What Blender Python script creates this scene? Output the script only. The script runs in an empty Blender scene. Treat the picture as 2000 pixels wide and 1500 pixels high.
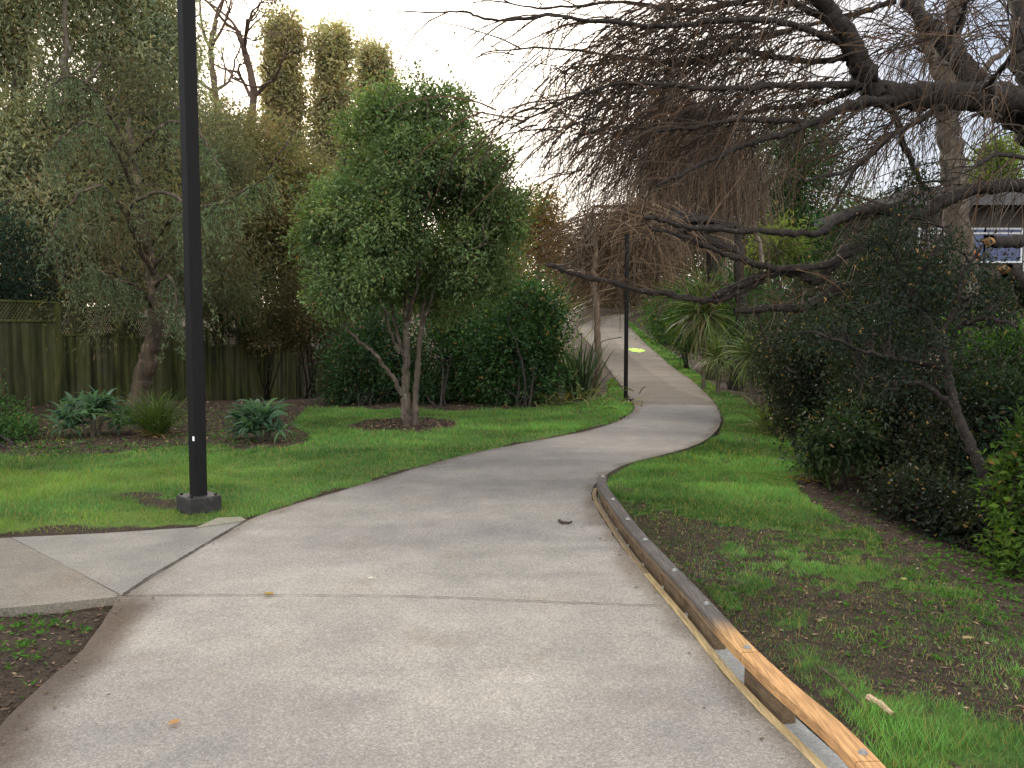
import bpy, math, random
import numpy as np

# ------------------------------------------------------------------ camera model
F, CX, CY, HOR, CZ = 1732.0, 1000.0, 750.0, 628.0, 1.5
PITCH = math.atan((CY - HOR) / F)
sp_, cp_ = math.sin(PITCH), math.cos(PITCH)
scene = bpy.context.scene
col = scene.collection


def ray(px, py):
    x = (px - CX) / F
    z = -(py - CY) / F
    return np.array([x, cp_ + z * sp_, -sp_ + z * cp_])


def P(px, py, Y):
    """world point seen at pixel (px,py) of the photograph, Y metres ahead"""
    d = ray(px, py)
    return np.array([0, 0, CZ]) + d * (Y / d[1])


def sm(t):
    t = np.clip(t, 0, 1)
    return t * t * (3 - 2 * t)


def h(x, y):
    """terrain height"""
    x = np.asarray(x, float)
    y = np.asarray(y, float)
    rise = 2.6 * sm((y - 24) / 44)
    drop = -0.9 * sm((y - 15) / 13) * sm((-x - 2.0) / 3.5) * (1 - sm((y - 34) / 20))
    right = -0.12 * sm((x - 1.6) / 2.5) * (1 - sm((y - 10) / 8))
    return rise + drop + right


_YS = np.concatenate([np.arange(0.6, 30, 0.02), np.arange(30, 160, 0.1)])


def G(px, py, dz=0.0):
    d = ray(px, py)
    t = _YS / d[1]
    x = d[0] * t
    z = CZ + d[2] * t
    k = np.argmax(z < h(x, _YS) + dz)
    if not (z < h(x, _YS) + dz).any():
        k = len(_YS) - 1
    return np.array([x[k], _YS[k], float(h(x[k], _YS[k])) + dz])


# ------------------------------------------------------------------ noise
def _hash(ix, iy, seed):
    n = (ix.astype(np.int64) * 374761393 + iy.astype(np.int64) * 668265263 + seed * 982451653) & 0x7fffffff
    n = ((n ^ (n >> 13)) * 1274126177) & 0x7fffffff
    n = (n ^ (n >> 16)) & 0x7fffffff
    return n / float(0x7fffffff)


def vnoise(x, y, seed=0):
    x = np.asarray(x, float); y = np.asarray(y, float)
    ix = np.floor(x); iy = np.floor(y)
    fx = x - ix; fy = y - iy
    fx = fx * fx * (3 - 2 * fx); fy = fy * fy * (3 - 2 * fy)
    a = _hash(ix, iy, seed); b = _hash(ix + 1, iy, seed)
    c = _hash(ix, iy + 1, seed); d = _hash(ix + 1, iy + 1, seed)
    return (a * (1 - fx) + b * fx) * (1 - fy) + (c * (1 - fx) + d * fx) * fy


def fbm(x, y, seed=0, o=4):
    s = 0; a = 0.5; t = 0
    for i in range(o):
        s = s + a * vnoise(np.asarray(x) * 2 ** i, np.asarray(y) * 2 ** i, seed + i * 17)
        t += a; a *= 0.5
    return s / t


def pip(x, y, poly):
    x = np.asarray(x, float); y = np.asarray(y, float)
    inside = np.zeros(x.shape, bool)
    n = len(poly); j = n - 1
    for i in range(n):
        xi, yi = poly[i][:2]; xj, yj = poly[j][:2]
        if yi != yj:
            c = ((yi > y) != (yj > y)) & (x < (xj - xi) * (y - yi) / (yj - yi) + xi)
            inside ^= c
        j = i
    return inside


def polydist(x, y, line):
    """distance to a polyline"""
    x = np.asarray(x, float); y = np.asarray(y, float)
    d = np.full(x.shape, 1e9)
    for a, b in zip(line[:-1], line[1:]):
        ax, ay = a[:2]; bx, by = b[:2]
        L2 = (bx - ax) ** 2 + (by - ay) ** 2 + 1e-12
        t = np.clip(((x - ax) * (bx - ax) + (y - ay) * (by - ay)) / L2, 0, 1)
        d = np.minimum(d, np.hypot(x - ax - t * (bx - ax), y - ay - t * (by - ay)))
    return d


def catmull(pts, n):
    pts = np.asarray(pts, float)
    p = np.vstack([2 * pts[0] - pts[1], pts, 2 * pts[-1] - pts[-2]])
    out = []
    for i in range(1, len(p) - 2):
        t = np.linspace(0, 1, n, endpoint=False)[:, None]
        a, b, c, d = p[i - 1], p[i], p[i + 1], p[i + 2]
        out.append(0.5 * (2 * b + (c - a) * t + (2 * a - 5 * b + 4 * c - d) * t ** 2 + (3 * b - a - 3 * c + d) * t ** 3))
    out.append(p[-2][None])
    return np.vstack(out)


def resample(pts, n):
    pts = np.asarray(pts, float)
    s = np.concatenate([[0], np.cumsum(np.linalg.norm(np.diff(pts, axis=0), axis=1))])
    u = np.linspace(0, s[-1], n)
    return np.stack([np.interp(u, s, pts[:, k]) for k in range(pts.shape[1])], 1)


def unit(v):
    return v / np.maximum(np.linalg.norm(v, axis=-1, keepdims=True), 1e-9)


# ------------------------------------------------------------------ mesh builder
class MB:
    def __init__(s):
        s.V = []; s.Fq = []; s.Ft = []; s.C = []; s.n = 0

    def add(s, V, Fq=None, Ft=None, C=None):
        V = np.asarray(V, float).reshape(-1, 3)
        if C is None:
            C = np.ones((len(V), 3)) * 0.5
        C = np.asarray(C, float)
        if C.ndim == 1:
            C = np.tile(C, (len(V), 1))
        if Fq is not None and len(Fq):
            s.Fq.append(np.asarray(Fq, np.int64) + s.n)
        if Ft is not None and len(Ft):
            s.Ft.append(np.asarray(Ft, np.int64) + s.n)
        s.V.append(V); s.C.append(C); s.n += len(V)

    def box(s, c, size, rz=0.0, C=None, tilt=None):
        sx, sy, sz = [v / 2 for v in size]
        V = np.array([[x, y, z] for x in (-sx, sx) for y in (-sy, sy) for z in (-sz, sz)])
        if tilt is not None:
            V[:, 0] += tilt[0] * V[:, 2]; V[:, 1] += tilt[1] * V[:, 2]
        ca, sa = math.cos(rz), math.sin(rz)
        V = np.stack([V[:, 0] * ca - V[:, 1] * sa, V[:, 0] * sa + V[:, 1] * ca, V[:, 2]], 1) + np.asarray(c)
        s.add(V, [[0, 1, 3, 2], [4, 6, 7, 5], [0, 4, 5, 1], [2, 3, 7, 6], [0, 2, 6, 4], [1, 5, 7, 3]], C=C)

    def bar(s, a, b, w, t, C=None, up=(0, 0, 1)):
        """rectangular bar from a to b, w across, t along up"""
        a = np.asarray(a, float); b = np.asarray(b, float)
        d = unit(b - a); u = unit(np.cross(d, up)); v = np.cross(u, d)
        V = [p + i * u * w / 2 + j * v * t / 2 for p in (a, b) for i in (-1, 1) for j in (-1, 1)]
        s.add(V, [[0, 1, 3, 2], [4, 6, 7, 5], [0, 4, 5, 1], [2, 3, 7, 6], [0, 2, 6, 4], [1, 5, 7, 3]], C=C)

    def tubes(s, Ps, R, sides=4, C=None):
        """Ps (M,n,3), R (M,n)"""
        Ps = np.asarray(Ps, float); R = np.asarray(R, float)
        if Ps.ndim == 2:
            Ps = Ps[None]; R = R[None]
        M, n, _ = Ps.shape
        T = np.empty_like(Ps)
        T[:, 1:-1] = Ps[:, 2:] - Ps[:, :-2]; T[:, 0] = Ps[:, 1] - Ps[:, 0]; T[:, -1] = Ps[:, -1] - Ps[:, -2]
        T = unit(T)
        mean = unit(Ps[:, -1] - Ps[:, 0])
        ax = np.argmin(np.abs(mean), axis=1)
        ref = np.eye(3)[ax][:, None, :]
        U = unit(np.cross(T, np.broadcast_to(ref, T.shape)))
        W = np.cross(T, U)
        a = np.linspace(0, 2 * math.pi, sides, endpoint=False)
        ring = U[:, :, None, :] * np.cos(a)[None, None, :, None] + W[:, :, None, :] * np.sin(a)[None, None, :, None]
        V = Ps[:, :, None, :] + ring * R[:, :, None, None]
        V = V.reshape(-1, 3)
        m, i, k = np.meshgrid(np.arange(M), np.arange(n - 1), np.arange(sides), indexing='ij')
        b0 = m * n * sides + i * sides
        k2 = (k + 1) % sides
        Fq = np.stack([b0 + k, b0 + k2, b0 + sides + k2, b0 + sides + k], -1).reshape(-1, 4)
        if C is not None:
            C = np.asarray(C, float)
            if C.ndim == 2 and len(C) == M:
                C = np.repeat(C, n * sides, 0)
        s.add(V, Fq, C=C)

    def leaves(s, B, D, N, L, W, C, fold=0.25):
        D = unit(D); S = unit(np.cross(D, N)); N = np.cross(S, D)
        L = np.broadcast_to(np.asarray(L, float), (len(B),))[:, None]
        W = np.broadcast_to(np.asarray(W, float), (len(B),))[:, None]
        V = np.stack([B, B + D * L * 0.45 + S * W * 0.5 + N * W * fold, B + D * L, B + D * L * 0.45 - S * W * 0.5 + N * W * fold], 1)
        k = np.arange(len(B))[:, None] * 4
        s.add(V.reshape(-1, 3), k + np.array([0, 1, 2, 3]), C=np.repeat(C, 4, 0))

    def blades(s, B, D, S, L, W, C, C2=None):
        """single-triangle grass blades"""
        L = L[:, None]; W = W[:, None]
        V = np.stack([B - S * W * 0.5, B + S * W * 0.5, B + D * L], 1)
        k = np.arange(len(B))[:, None] * 3
        Cc = np.repeat(C, 3, 0)
        if C2 is not None:
            Cc[2::3] = C2
        s.add(V.reshape(-1, 3), None, k + np.array([0, 1, 2]), C=Cc)

    def ribbons(s, Ps, W, S, C):
        """Ps (M,n,3) spine, W (M,n) width, S (M,3) or (M,n,3) side direction, C (M,3)"""
        M, n, _ = Ps.shape
        if S.ndim == 2:
            S = np.repeat(S[:, None], n, 1)
        A = Ps - S * W[..., None] / 2; B = Ps + S * W[..., None] / 2
        V = np.stack([A, B], 2).reshape(-1, 3)
        m, i = np.meshgrid(np.arange(M), np.arange(n - 1), indexing='ij')
        b0 = m * n * 2 + i * 2
        Fq = np.stack([b0, b0 + 1, b0 + 3, b0 + 2], -1).reshape(-1, 4)
        s.add(V, Fq, C=np.repeat(C, n * 2, 0) if C.ndim == 2 else C)

    def build(s, name, m, parent=None, smooth=False, loc=None):
        me = bpy.data.meshes.new(name)
        V = np.vstack(s.V); C = np.vstack(s.C)
        if loc is not None:
            V = V - np.asarray(loc)
        nq = sum(len(f) for f in s.Fq); nt = sum(len(f) for f in s.Ft)
        idx = []
        if nq: idx.append(np.vstack(s.Fq).ravel())
        if nt: idx.append(np.vstack(s.Ft).ravel())
        idx = np.concatenate(idx).astype(np.int32)
        starts = np.concatenate([np.arange(nq) * 4, nq * 4 + np.arange(nt) * 3]).astype(np.int32)
        me.vertices.add(len(V)); me.vertices.foreach_set('co', V.astype(np.float32).ravel())
        me.loops.add(len(idx)); me.loops.foreach_set('vertex_index', idx)
        me.polygons.add(nq + nt); me.polygons.foreach_set('loop_start', starts)
        me.polygons.foreach_set('use_smooth', np.full(nq + nt, bool(smooth)))
        at = me.attributes.new('Col', 'FLOAT_COLOR', 'POINT')
        at.data.foreach_set('color', np.hstack([C, np.ones((len(C), 1))]).astype(np.float32).ravel())
        me.update(calc_edges=True)
        me.materials.append(m)
        o = bpy.data.objects.new(name, me); col.objects.link(o)
        if parent is not None:
            o.parent = parent
        elif loc is not None:
            o.location = loc
        return o


def tag(o, label=None, cat=None, group=None, kind=None):
    if label: o['label'] = label
    if cat: o['category'] = cat
    if group: o['group'] = group
    if kind: o['kind'] = kind
    return o


def thing(name, loc, label, cat, group=None):
    o = bpy.data.objects.new(name, None); o.empty_display_size = 0.2
    col.objects.link(o); o.location = loc
    return tag(o, label, cat, group)


# ------------------------------------------------------------------ materials
def newmat(name):
    m = bpy.data.materials.new(name); m.use_nodes = True
    nt = m.node_tree; nt.nodes.clear()
    out = nt.nodes.new('ShaderNodeOutputMaterial')
    return m, nt, out


def N(nt, t, **kw):
    n = nt.nodes.new(t)
    for k, v in kw.items():
        if k.startswith('i_'):
            key = k[2:].replace('_', ' ')
            n.inputs[key].default_value = v
        else:
            setattr(n, k, v)
    return n


def L(nt, a, b):
    nt.links.new(a, b)


def ramp(nt, stops, interp='LINEAR'):
    r = nt.nodes.new('ShaderNodeValToRGB'); r.color_ramp.interpolation = interp
    e = r.color_ramp.elements
    while len(e) < len(stops): e.new(0.5)
    for k, (p, c) in enumerate(stops):
        e[k].position = p; e[k].color = (*c, 1) if len(c) == 3 else c
    return r


def mixc(nt, fac, a, b, blend='MIX'):
    m = nt.nodes.new('ShaderNodeMix'); m.data_type = 'RGBA'; m.blend_type = blend
    for s, v in ((m.inputs[0], fac), (m.inputs[6], a), (m.inputs[7], b)):
        if hasattr(v, 'is_output'): nt.links.new(v, s)
        else: s.default_value = v if not isinstance(v, tuple) else ((*v, 1) if len(v) == 3 else v)
    return m.outputs[2]


def noise(nt, vec, scale, detail=4, rough=0.55):
    n = nt.nodes.new('ShaderNodeTexNoise'); n.inputs['Scale'].default_value = scale
    n.inputs['Detail'].default_value = detail; n.inputs['Roughness'].default_value = rough
    if vec is not None: nt.links.new(vec, n.inputs['Vector'])
    return n.outputs['Fac']


def geo_pos(nt):
    return nt.nodes.new('ShaderNodeNewGeometry').outputs['Position']


def leaf_mat(name, rough=0.45, trans=0.3, spec=0.4, tcol=(0.9, 1.0, 0.35)):
    m, nt, out = newmat(name)
    a = N(nt, 'ShaderNodeAttribute', attribute_name='Col')
    b = N(nt, 'ShaderNodeBsdfPrincipled'); b.inputs['Roughness'].default_value = rough
    b.inputs['Specular IOR Level'].default_value = spec
    pos = geo_pos(nt)
    n = noise(nt, pos, 1.3, 3)
    r = ramp(nt, [(0.3, (0.72, 0.75, 0.78)), (0.7, (1.25, 1.2, 1.05))]); L(nt, n, r.inputs[0])
    c = mixc(nt, 1.0, a.outputs['Color'], r.outputs[0], 'MULTIPLY')
    L(nt, c, b.inputs['Base Color'])
    t = N(nt, 'ShaderNodeBsdfTranslucent')
    c2 = mixc(nt, 1.0, c, tuple(1.6 * v for v in tcol), 'MULTIPLY'); L(nt, c2, t.inputs['Color'])
    mx = N(nt, 'ShaderNodeMixShader'); mx.inputs[0].default_value = trans
    L(nt, b.outputs[0], mx.inputs[1]); L(nt, t.outputs[0], mx.inputs[2]); L(nt, mx.outputs[0], out.inputs[0])
    return m


def bark_mat(name, c1, c2, c3=None, scale=14, bump=0.6, stretch=(1, 1, 0.25), s3=6, t3=0.56):
    m, nt, out = newmat(name)
    pos = geo_pos(nt)
    mp = N(nt, 'ShaderNodeMapping'); mp.inputs['Scale'].default_value = stretch; L(nt, pos, mp.inputs[0])
    n = noise(nt, mp.outputs[0], scale, 8, 0.7)
    r = ramp(nt, [(0.35, c1), (0.65, c2)]); L(nt, n, r.inputs[0])
    c = r.outputs[0]
    if c3 is not None:
        n2 = noise(nt, pos, s3, 5, 0.65)
        r2 = ramp(nt, [(t3, (0, 0, 0)), (t3 + 0.1, (1, 1, 1))]); L(nt, n2, r2.inputs[0])
        c = mixc(nt, r2.outputs[0], c, c3)
    b = N(nt, 'ShaderNodeBsdfPrincipled'); b.inputs['Roughness'].default_value = 0.85
    b.inputs['Specular IOR Level'].default_value = 0.25
    L(nt, c, b.inputs['Base Color'])
    bp = N(nt, 'ShaderNodeBump'); bp.inputs['Strength'].default_value = bump; bp.inputs['Distance'].default_value = 0.02
    L(nt, n, bp.inputs['Height']); L(nt, bp.outputs[0], b.inputs['Normal'])
    L(nt, b.outputs[0], out.inputs[0])
    return m


def attr_mat(name, rough=0.8, spec=0.3, nscale=30, lo=0.7, hi=1.25, stretch=(1, 1, 1), bump=0.0, metallic=0.0):
    """vertex-colour material modulated by noise"""
    m, nt, out = newmat(name)
    a = N(nt, 'ShaderNodeAttribute', attribute_name='Col')
    mp = N(nt, 'ShaderNodeMapping'); mp.inputs['Scale'].default_value = stretch; L(nt, geo_pos(nt), mp.inputs[0])
    n = noise(nt, mp.outputs[0], nscale, 6, 0.65)
    r = ramp(nt, [(0.3, (lo,) * 3), (0.7, (hi,) * 3)]); L(nt, n, r.inputs[0])
    b = N(nt, 'ShaderNodeBsdfPrincipled'); b.inputs['Roughness'].default_value = rough
    b.inputs['Specular IOR Level'].default_value = spec; b.inputs['Metallic'].default_value = metallic
    L(nt, mixc(nt, 1.0, a.outputs['Color'], r.outputs[0], 'MULTIPLY'), b.inputs['Base Color'])
    if bump:
        bp = N(nt, 'ShaderNodeBump'); bp.inputs['Strength'].default_value = bump; bp.inputs['Distance'].default_value = 0.01
        L(nt, n, bp.inputs['Height']); L(nt, bp.outputs[0], b.inputs['Normal'])
    L(nt, b.outputs[0], out.inputs[0])
    return m


M_LEAF = leaf_mat('glossy_leaf', 0.55, 0.3, 0.16)
M_SOFT = leaf_mat('soft_leaf', 0.65, 0.5, 0.12, (0.95, 1.0, 0.55))
M_GLARELEAF = leaf_mat('glare_paled_leaf', 0.7, 0.62, 0.1, (0.75, 0.75, 0.5))  # paled and extra translucent to imitate glare washing over the treetops
M_GRASS = leaf_mat('grass_blade', 0.6, 0.35, 0.15, (0.85, 0.95, 0.5))
M_STRAP = leaf_mat('strap_leaf', 0.55, 0.25, 0.2)
M_BARK = bark_mat('grey_bark', (0.04, 0.032, 0.026), (0.12, 0.098, 0.078), (0.17, 0.165, 0.13))
M_WBARK = bark_mat('dark_bark', (0.008, 0.0065, 0.006), (0.034, 0.027, 0.023), (0.15, 0.15, 0.125), 22, 1.0, (1, 1, 1), 34, 0.62)
M_PEEL = bark_mat('peeling_bark', (0.024, 0.019, 0.014), (0.075, 0.055, 0.038), (0.16, 0.125, 0.085), 9, 0.9, (1, 1, 0.15))
M_PALE = bark_mat('pale_bark', (0.13, 0.11, 0.09), (0.3, 0.26, 0.21), None, 10, 0.5)
M_TWIG = attr_mat('twig_bark', 0.75, 0.3, 20)
M_PAINT = attr_mat('painted_surface', 0.6, 0.3, 40, 0.85, 1.1)
M_TIMBER = attr_mat('sawn_timber', 0.8, 0.2, 5, 0.5, 1.3, (18, 1.1, 18), 0.5)
M_CHIP = attr_mat('wood_chip', 0.9, 0.15, 60)


def black_metal():
    m, nt, out = newmat('black_powder_coat')
    pos = geo_pos(nt)
    mp = N(nt, 'ShaderNodeMapping'); mp.inputs['Scale'].default_value = (6, 6, 1.2); L(nt, pos, mp.inputs[0])
    n = noise(nt, mp.outputs[0], 6, 6, 0.7)
    b = N(nt, 'ShaderNodeBsdfPrincipled')
    r = ramp(nt, [(0.3, (0.004, 0.004, 0.005)), (0.75, (0.011, 0.0105, 0.011))]); L(nt, n, r.inputs[0])
    L(nt, r.outputs[0], b.inputs['Base Color'])
    r2 = ramp(nt, [(0.3, (0.5,) * 3), (0.7, (0.68,) * 3)]); L(nt, n, r2.inputs[0]); L(nt, r2.outputs[0], b.inputs['Roughness'])
    b.inputs['Specular IOR Level'].default_value = 0.14
    L(nt, b.outputs[0], out.inputs[0])
    return m


M_BLACK = black_metal()


def concrete(name, tint=(1, 1, 1), dark=1.0, agg=165.0, mottled=0.5):
    m, nt, out = newmat(name)
    pos = geo_pos(nt)
    big = noise(nt, pos, 0.55, 5, 0.6)
    mid = noise(nt, pos, 3.2, 6, 0.65)
    fine = noise(nt, pos, 85, 3, 0.75)
    r1 = ramp(nt, [(0.3, (0.225, 0.220, 0.211)), (0.5, (0.278, 0.270, 0.255)), (0.72, (0.34, 0.326, 0.302))]); L(nt, big, r1.inputs[0])
    r2 = ramp(nt, [(0.25, (0.8, 0.8, 0.82)), (0.75, (1.16, 1.14, 1.12))]); L(nt, mid, r2.inputs[0])
    c = mixc(nt, 1.0, r1.outputs[0], r2.outputs[0], 'MULTIPLY')
    # exposed pebbles
    v = N(nt, 'ShaderNodeTexVoronoi'); v.inputs['Scale'].default_value = agg; L(nt, pos, v.inputs['Vector'])
    hs = ramp(nt, [(0.0, (0.45, 0.43, 0.42)), (0.35, (0.85, 0.83, 0.8)), (0.7, (1.1, 1.08, 1.05)), (1.0, (1.75, 1.7, 1.62))])
    sep = N(nt, 'ShaderNodeSeparateColor'); L(nt, v.outputs['Color'], sep.inputs[0]); L(nt, sep.outputs[0], hs.inputs[0])
    c = mixc(nt, 0.5, c, mixc(nt, 1.0, c, hs.outputs[0], 'MULTIPLY'))
    rf = ramp(nt, [(0.3, (0.62,) * 3), (0.7, (1.35,) * 3)]); L(nt, fine, rf.inputs[0])
    c = mixc(nt, 0.6, c, mixc(nt, 1.0, c, rf.outputs[0], 'MULTIPLY'))
    # brown stains
    st = noise(nt, pos, 1.7, 7, 0.7)
    rs = ramp(nt, [(0.55, (0, 0, 0)), (0.75, (0.55,) * 3)]); L(nt, st, rs.inputs[0])
    c = mixc(nt, rs.outputs[0], c, mixc(nt, 1.0, c, (0.85, 0.7, 0.56), 'MULTIPLY'))
    # pale laitance
    lt = noise(nt, pos, 1.1, 5, 0.6)
    mp = N(nt, 'ShaderNodeMapping'); mp.inputs['Location'].default_value = (7, 3, 0); mp.inputs['Scale'].default_value = (0.5, 1.6, 1); L(nt, pos, mp.inputs[0])
    lt = noise(nt, mp.outputs[0], 1.3, 6, 0.65)
    rl = ramp(nt, [(0.58, (0, 0, 0)), (0.72, (0.5,) * 3)]); L(nt, lt, rl.inputs[0])
    c = mixc(nt, rl.outputs[0], c, mixc(nt, 1.0, c, (1.3, 1.3, 1.3), 'MULTIPLY'))
    at = N(nt, 'ShaderNodeAttribute', attribute_name='Col')
    c = mixc(nt, 1.0, c, at.outputs['Color'], 'MULTIPLY')
    c = mixc(nt, 1.0, c, tuple(0.86 * t * dark for t in tint), 'MULTIPLY')
    b = N(nt, 'ShaderNodeBsdfPrincipled'); b.inputs['Roughness'].default_value = 0.82
    b.inputs['Specular IOR Level'].default_value = 0.3
    L(nt, c, b.inputs['Base Color'])
    bp = N(nt, 'ShaderNodeBump'); bp.inputs['Strength'].default_value = 0.55; bp.inputs['Distance'].default_value = 0.004
    L(nt, sep.outputs[1], bp.inputs['Height']); L(nt, bp.outputs[0], b.inputs['Normal'])
    L(nt, b.outputs[0], out.inputs[0])
    return m


M_PATH = concrete('aggregate_concrete', (1.01, 0.998, 0.972))
M_OLD = concrete('old_mossy_concrete', (0.9, 0.86, 0.79), 0.66, 170)
M_CHAN = concrete('smooth_channel_concrete', (1.12, 1.18, 1.22), 1.25, 300)


# ------------------------------------------------------------------ traced outlines (photo pixels -> ground)
PZ = 0.04                                            # path slab stands this high over the soil
R_PX = [(1590, 1500), (1480, 1390), (1400, 1300), (1330, 1212), (1270, 1140), (1215, 1070), (1175, 1010), (1156, 972),
        (1160, 950), (1182, 928), (1232, 904), (1300, 887), (1360, 868), (1396, 845), (1408, 820), (1400, 795), (1375, 765),
        (1340, 735), (1300, 705), (1265, 675), (1240, 650), (1224, 634), (1222, 623), (1240, 613), (1275, 605)]
L_PX = [(-90, 1490), (0, 1412), (60, 1360), (140, 1290), (190, 1232), (222, 1185), (240, 1163), (355, 1092), (480, 1018), (560, 990), (650, 964), (740, 937),
        (830, 910), (920, 886), (1010, 868), (1090, 853), (1160, 838), (1212, 820), (1238, 800), (1234, 782), (1216, 758),
        (1196, 730), (1175, 700), (1152, 672), (1134, 652), (1130, 640), (1150, 628), (1185, 617), (1235, 608), (1275, 601)]
RE = np.array([G(*p, PZ)[:2] for p in R_PX])
LE = np.array([G(*p, PZ)[:2] for p in L_PX])
RE = np.vstack([[1.42, -3.0], [1.28, 0.5], RE])
LE = np.vstack([[-2.6, -3.0], [-2.4, 0.8], LE])
REd = catmull(RE, 12)
LEd = catmull(LE, 12)
PATH_POLY = np.vstack([REd, LEd[::-1]])

LAWN_L = [G(*p)[:2] for p in [(480, 1018), (650, 964), (830, 910), (1010, 868), (1160, 838), (1212, 820), (1240, 800), (1236, 782), (1216, 756), (1192, 738),
          (1182, 775), (1100, 797), (1000, 804), (900, 807), (800, 806), (700, 801), (600, 800), (578, 832), (612, 856), (590, 874),
          (540, 884), (400, 874), (300, 885), (160, 896), (60, 897), (-100, 899), (-500, 905), (-700, 1075), (0, 1047), (200, 1042), (380, 1029)]]
LAWN_R = [G(*p)[:2] for p in [(1160, 975), (1160, 950), (1232, 904), (1300, 887), (1360, 868), (1396, 845), (1408, 820), (1400, 795), (1375, 765), (1340, 735),
          (1300, 705), (1265, 675), (1240, 650), (1224, 630), (1232, 628), (1258, 652), (1300, 680), (1340, 708), (1375, 742), (1410, 768), (1450, 780), (1500, 815), (1530, 840), (1562, 890),
          (1572, 930), (1552, 962), (1600, 1000), (1690, 1040), (1720, 1085), (1820, 1120), (2000, 1240), (2300, 1400), (2500, 1900), (1800, 1700),
          (1712, 1500), (1600, 1375), (1470, 1240), (1330, 1110), (1230, 1020)]]
MOTTLE = [G(*p)[:2] for p in [(1185, 978), (1290, 992), (1420, 1035), (1560, 1050), (1640, 1030), (1760, 1070), (2000, 1220), (2300, 1400), (2500, 1900),
          (1800, 1700), (1700, 1500), (1460, 1250), (1300, 1100)]]
STRIP = [G(*p)[:2] for p in [(1190, 985), (1290, 996), (1420, 1040), (1580, 1062), (1700, 1130), (1850, 1230), (2000, 1330), (1900, 1380), (1750, 1320), (1600, 1240), (1480, 1215), (1400, 1160), (1300, 1085)]]
LUSH = [G(*p)[:2] for p in [(1450, 1255), (1560, 1270), (1660, 1310), (1830, 1400), (2000, 1470), (2300, 1700), (1800, 1700), (1700, 1500)]]
BED_R = G(1788, 838)
SOIL_LB = [G(*p)[:2] for p in [(240, 1165), (225, 1180), (140, 1290), (0, 1415), (-300, 1700), (-900, 1600), (-900, 1250), (0, 1190)]]
TREE0 = G(800, 832)


def soil_amount(x, y):
    """0 lawn .. 1 bare earth / mulch"""
    jx = x + 0.22 * (fbm(x * 3.1, y * 3.1, 5) - 0.5)
    jy = y + 0.22 * (fbm(x * 3.1, y * 3.1, 9) - 0.5)
    lawn = pip(jx, jy, LAWN_L) | pip(jx, jy, LAWN_R)
    s = np.where(lawn, 0.0, 1.0)
    # mulch ring round the tree
    e = ((jx - TREE0[0] + 0.1) / 0.78) ** 2 + ((jy - TREE0[1]) / 0.95) ** 2
    s = np.maximum(s, sm((1.15 - e) / 0.3))
    # patchy seeded bank
    mot = pip(jx, jy, MOTTLE)
    n = fbm(x * 1.1 + 3, y * 1.5 + 8, 21, 5)
    n2 = fbm(x * 5, y * 5, 44, 3)
    lush = pip(jx, jy, LUSH)
    n3 = fbm(x * 13, y * 13, 45, 3)
    amt = sm((n * 0.45 + n2 * 0.3 + n3 * 0.25 - 0.34) / 0.2)
    strip = pip(jx, jy, STRIP)
    amt = np.where(strip, np.maximum(amt, sm((n * 0.4 + n2 * 0.3 + n3 * 0.3 - 0.36) / 0.14)), amt)
    amt = np.where(lush, amt * 0.6, amt)
    s = np.maximum(s, np.where(mot, amt, 0))
    s = np.maximum(s, np.where(x > 0.5, 0.62, 0.35) * sm((fbm(x * 2.6 + 4, y * 2.6, 83, 4) * 0.7 + n2 * 0.3 - 0.565) / 0.07))
    # scuffed turf by the post
    for (px, py, rr) in ((268, 974, 0.16), (335, 992, 0.14), (300, 985, 0.13), (120, 1046, 0.2), (230, 1040, 0.16)):
        g = G(px, py)
        d = np.hypot((jx - g[0]) / 1.7, jy - g[1])
        s = np.maximum(s, 0.8 * sm((rr - d) / 0.1 + 0.5))
    # earth showing along the slab edge
    d = np.minimum(polydist(x, y, REd[::3]), polydist(x, y, LEd[::3]))
    s = np.maximum(s, sm((0.055 + 0.16 * (n2 - 0.5) - d) / 0.05) * 0.85)
    return s


# ------------------------------------------------------------------ ground sheet
def axis(lo, hi, step, far_lo, far_hi):
    a = list(np.arange(lo, hi, step))
    s = step; v = hi
    while v < far_hi:
        a.append(v); s *= 1.12; v += s
    a.append(far_hi)
    s = step; v = lo - step
    b = []
    while v > far_lo:
        b.append(v); s *= 1.12; v -= s
    b.append(far_lo)
    return np.array(b[::-1] + a)


xs = axis(-9.5, 5.5, 0.06, -400, 400)
ys = axis(1.8, 17.5, 0.06, -60, 700)
X, Y = np.meshgrid(xs, ys, indexing='ij')
Z = h(X, Y)
near = (np.abs(X) < 14) & (Y < 24) & (Y > -2)
bump = np.where(near, 0.035 * (fbm(X * 2.3, Y * 2.3, 3) - 0.5) + 0.02 * (fbm(X * 9, Y * 9, 7) - 0.5), 0)
soil = np.ones_like(X)
soil[near] = soil_amount(X[near], Y[near])
lum = (X > 1.0) & (X < 30)
onpath = np.zeros_like(X, bool)
sel = (np.abs(X) < 12) & (Y < 80)
onpath[sel] = pip(X[sel], Y[sel], PATH_POLY)
dp = np.full_like(X, 9.0)
sel = (np.abs(X) < 12) & (Y < 40) & (Y > -4)
dp[sel] = np.minimum(polydist(X[sel], Y[sel], REd[::3]), polydist(X[sel], Y[sel], LEd[::3]))
edge = sm((dp - 0.02) / 0.25)
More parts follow.
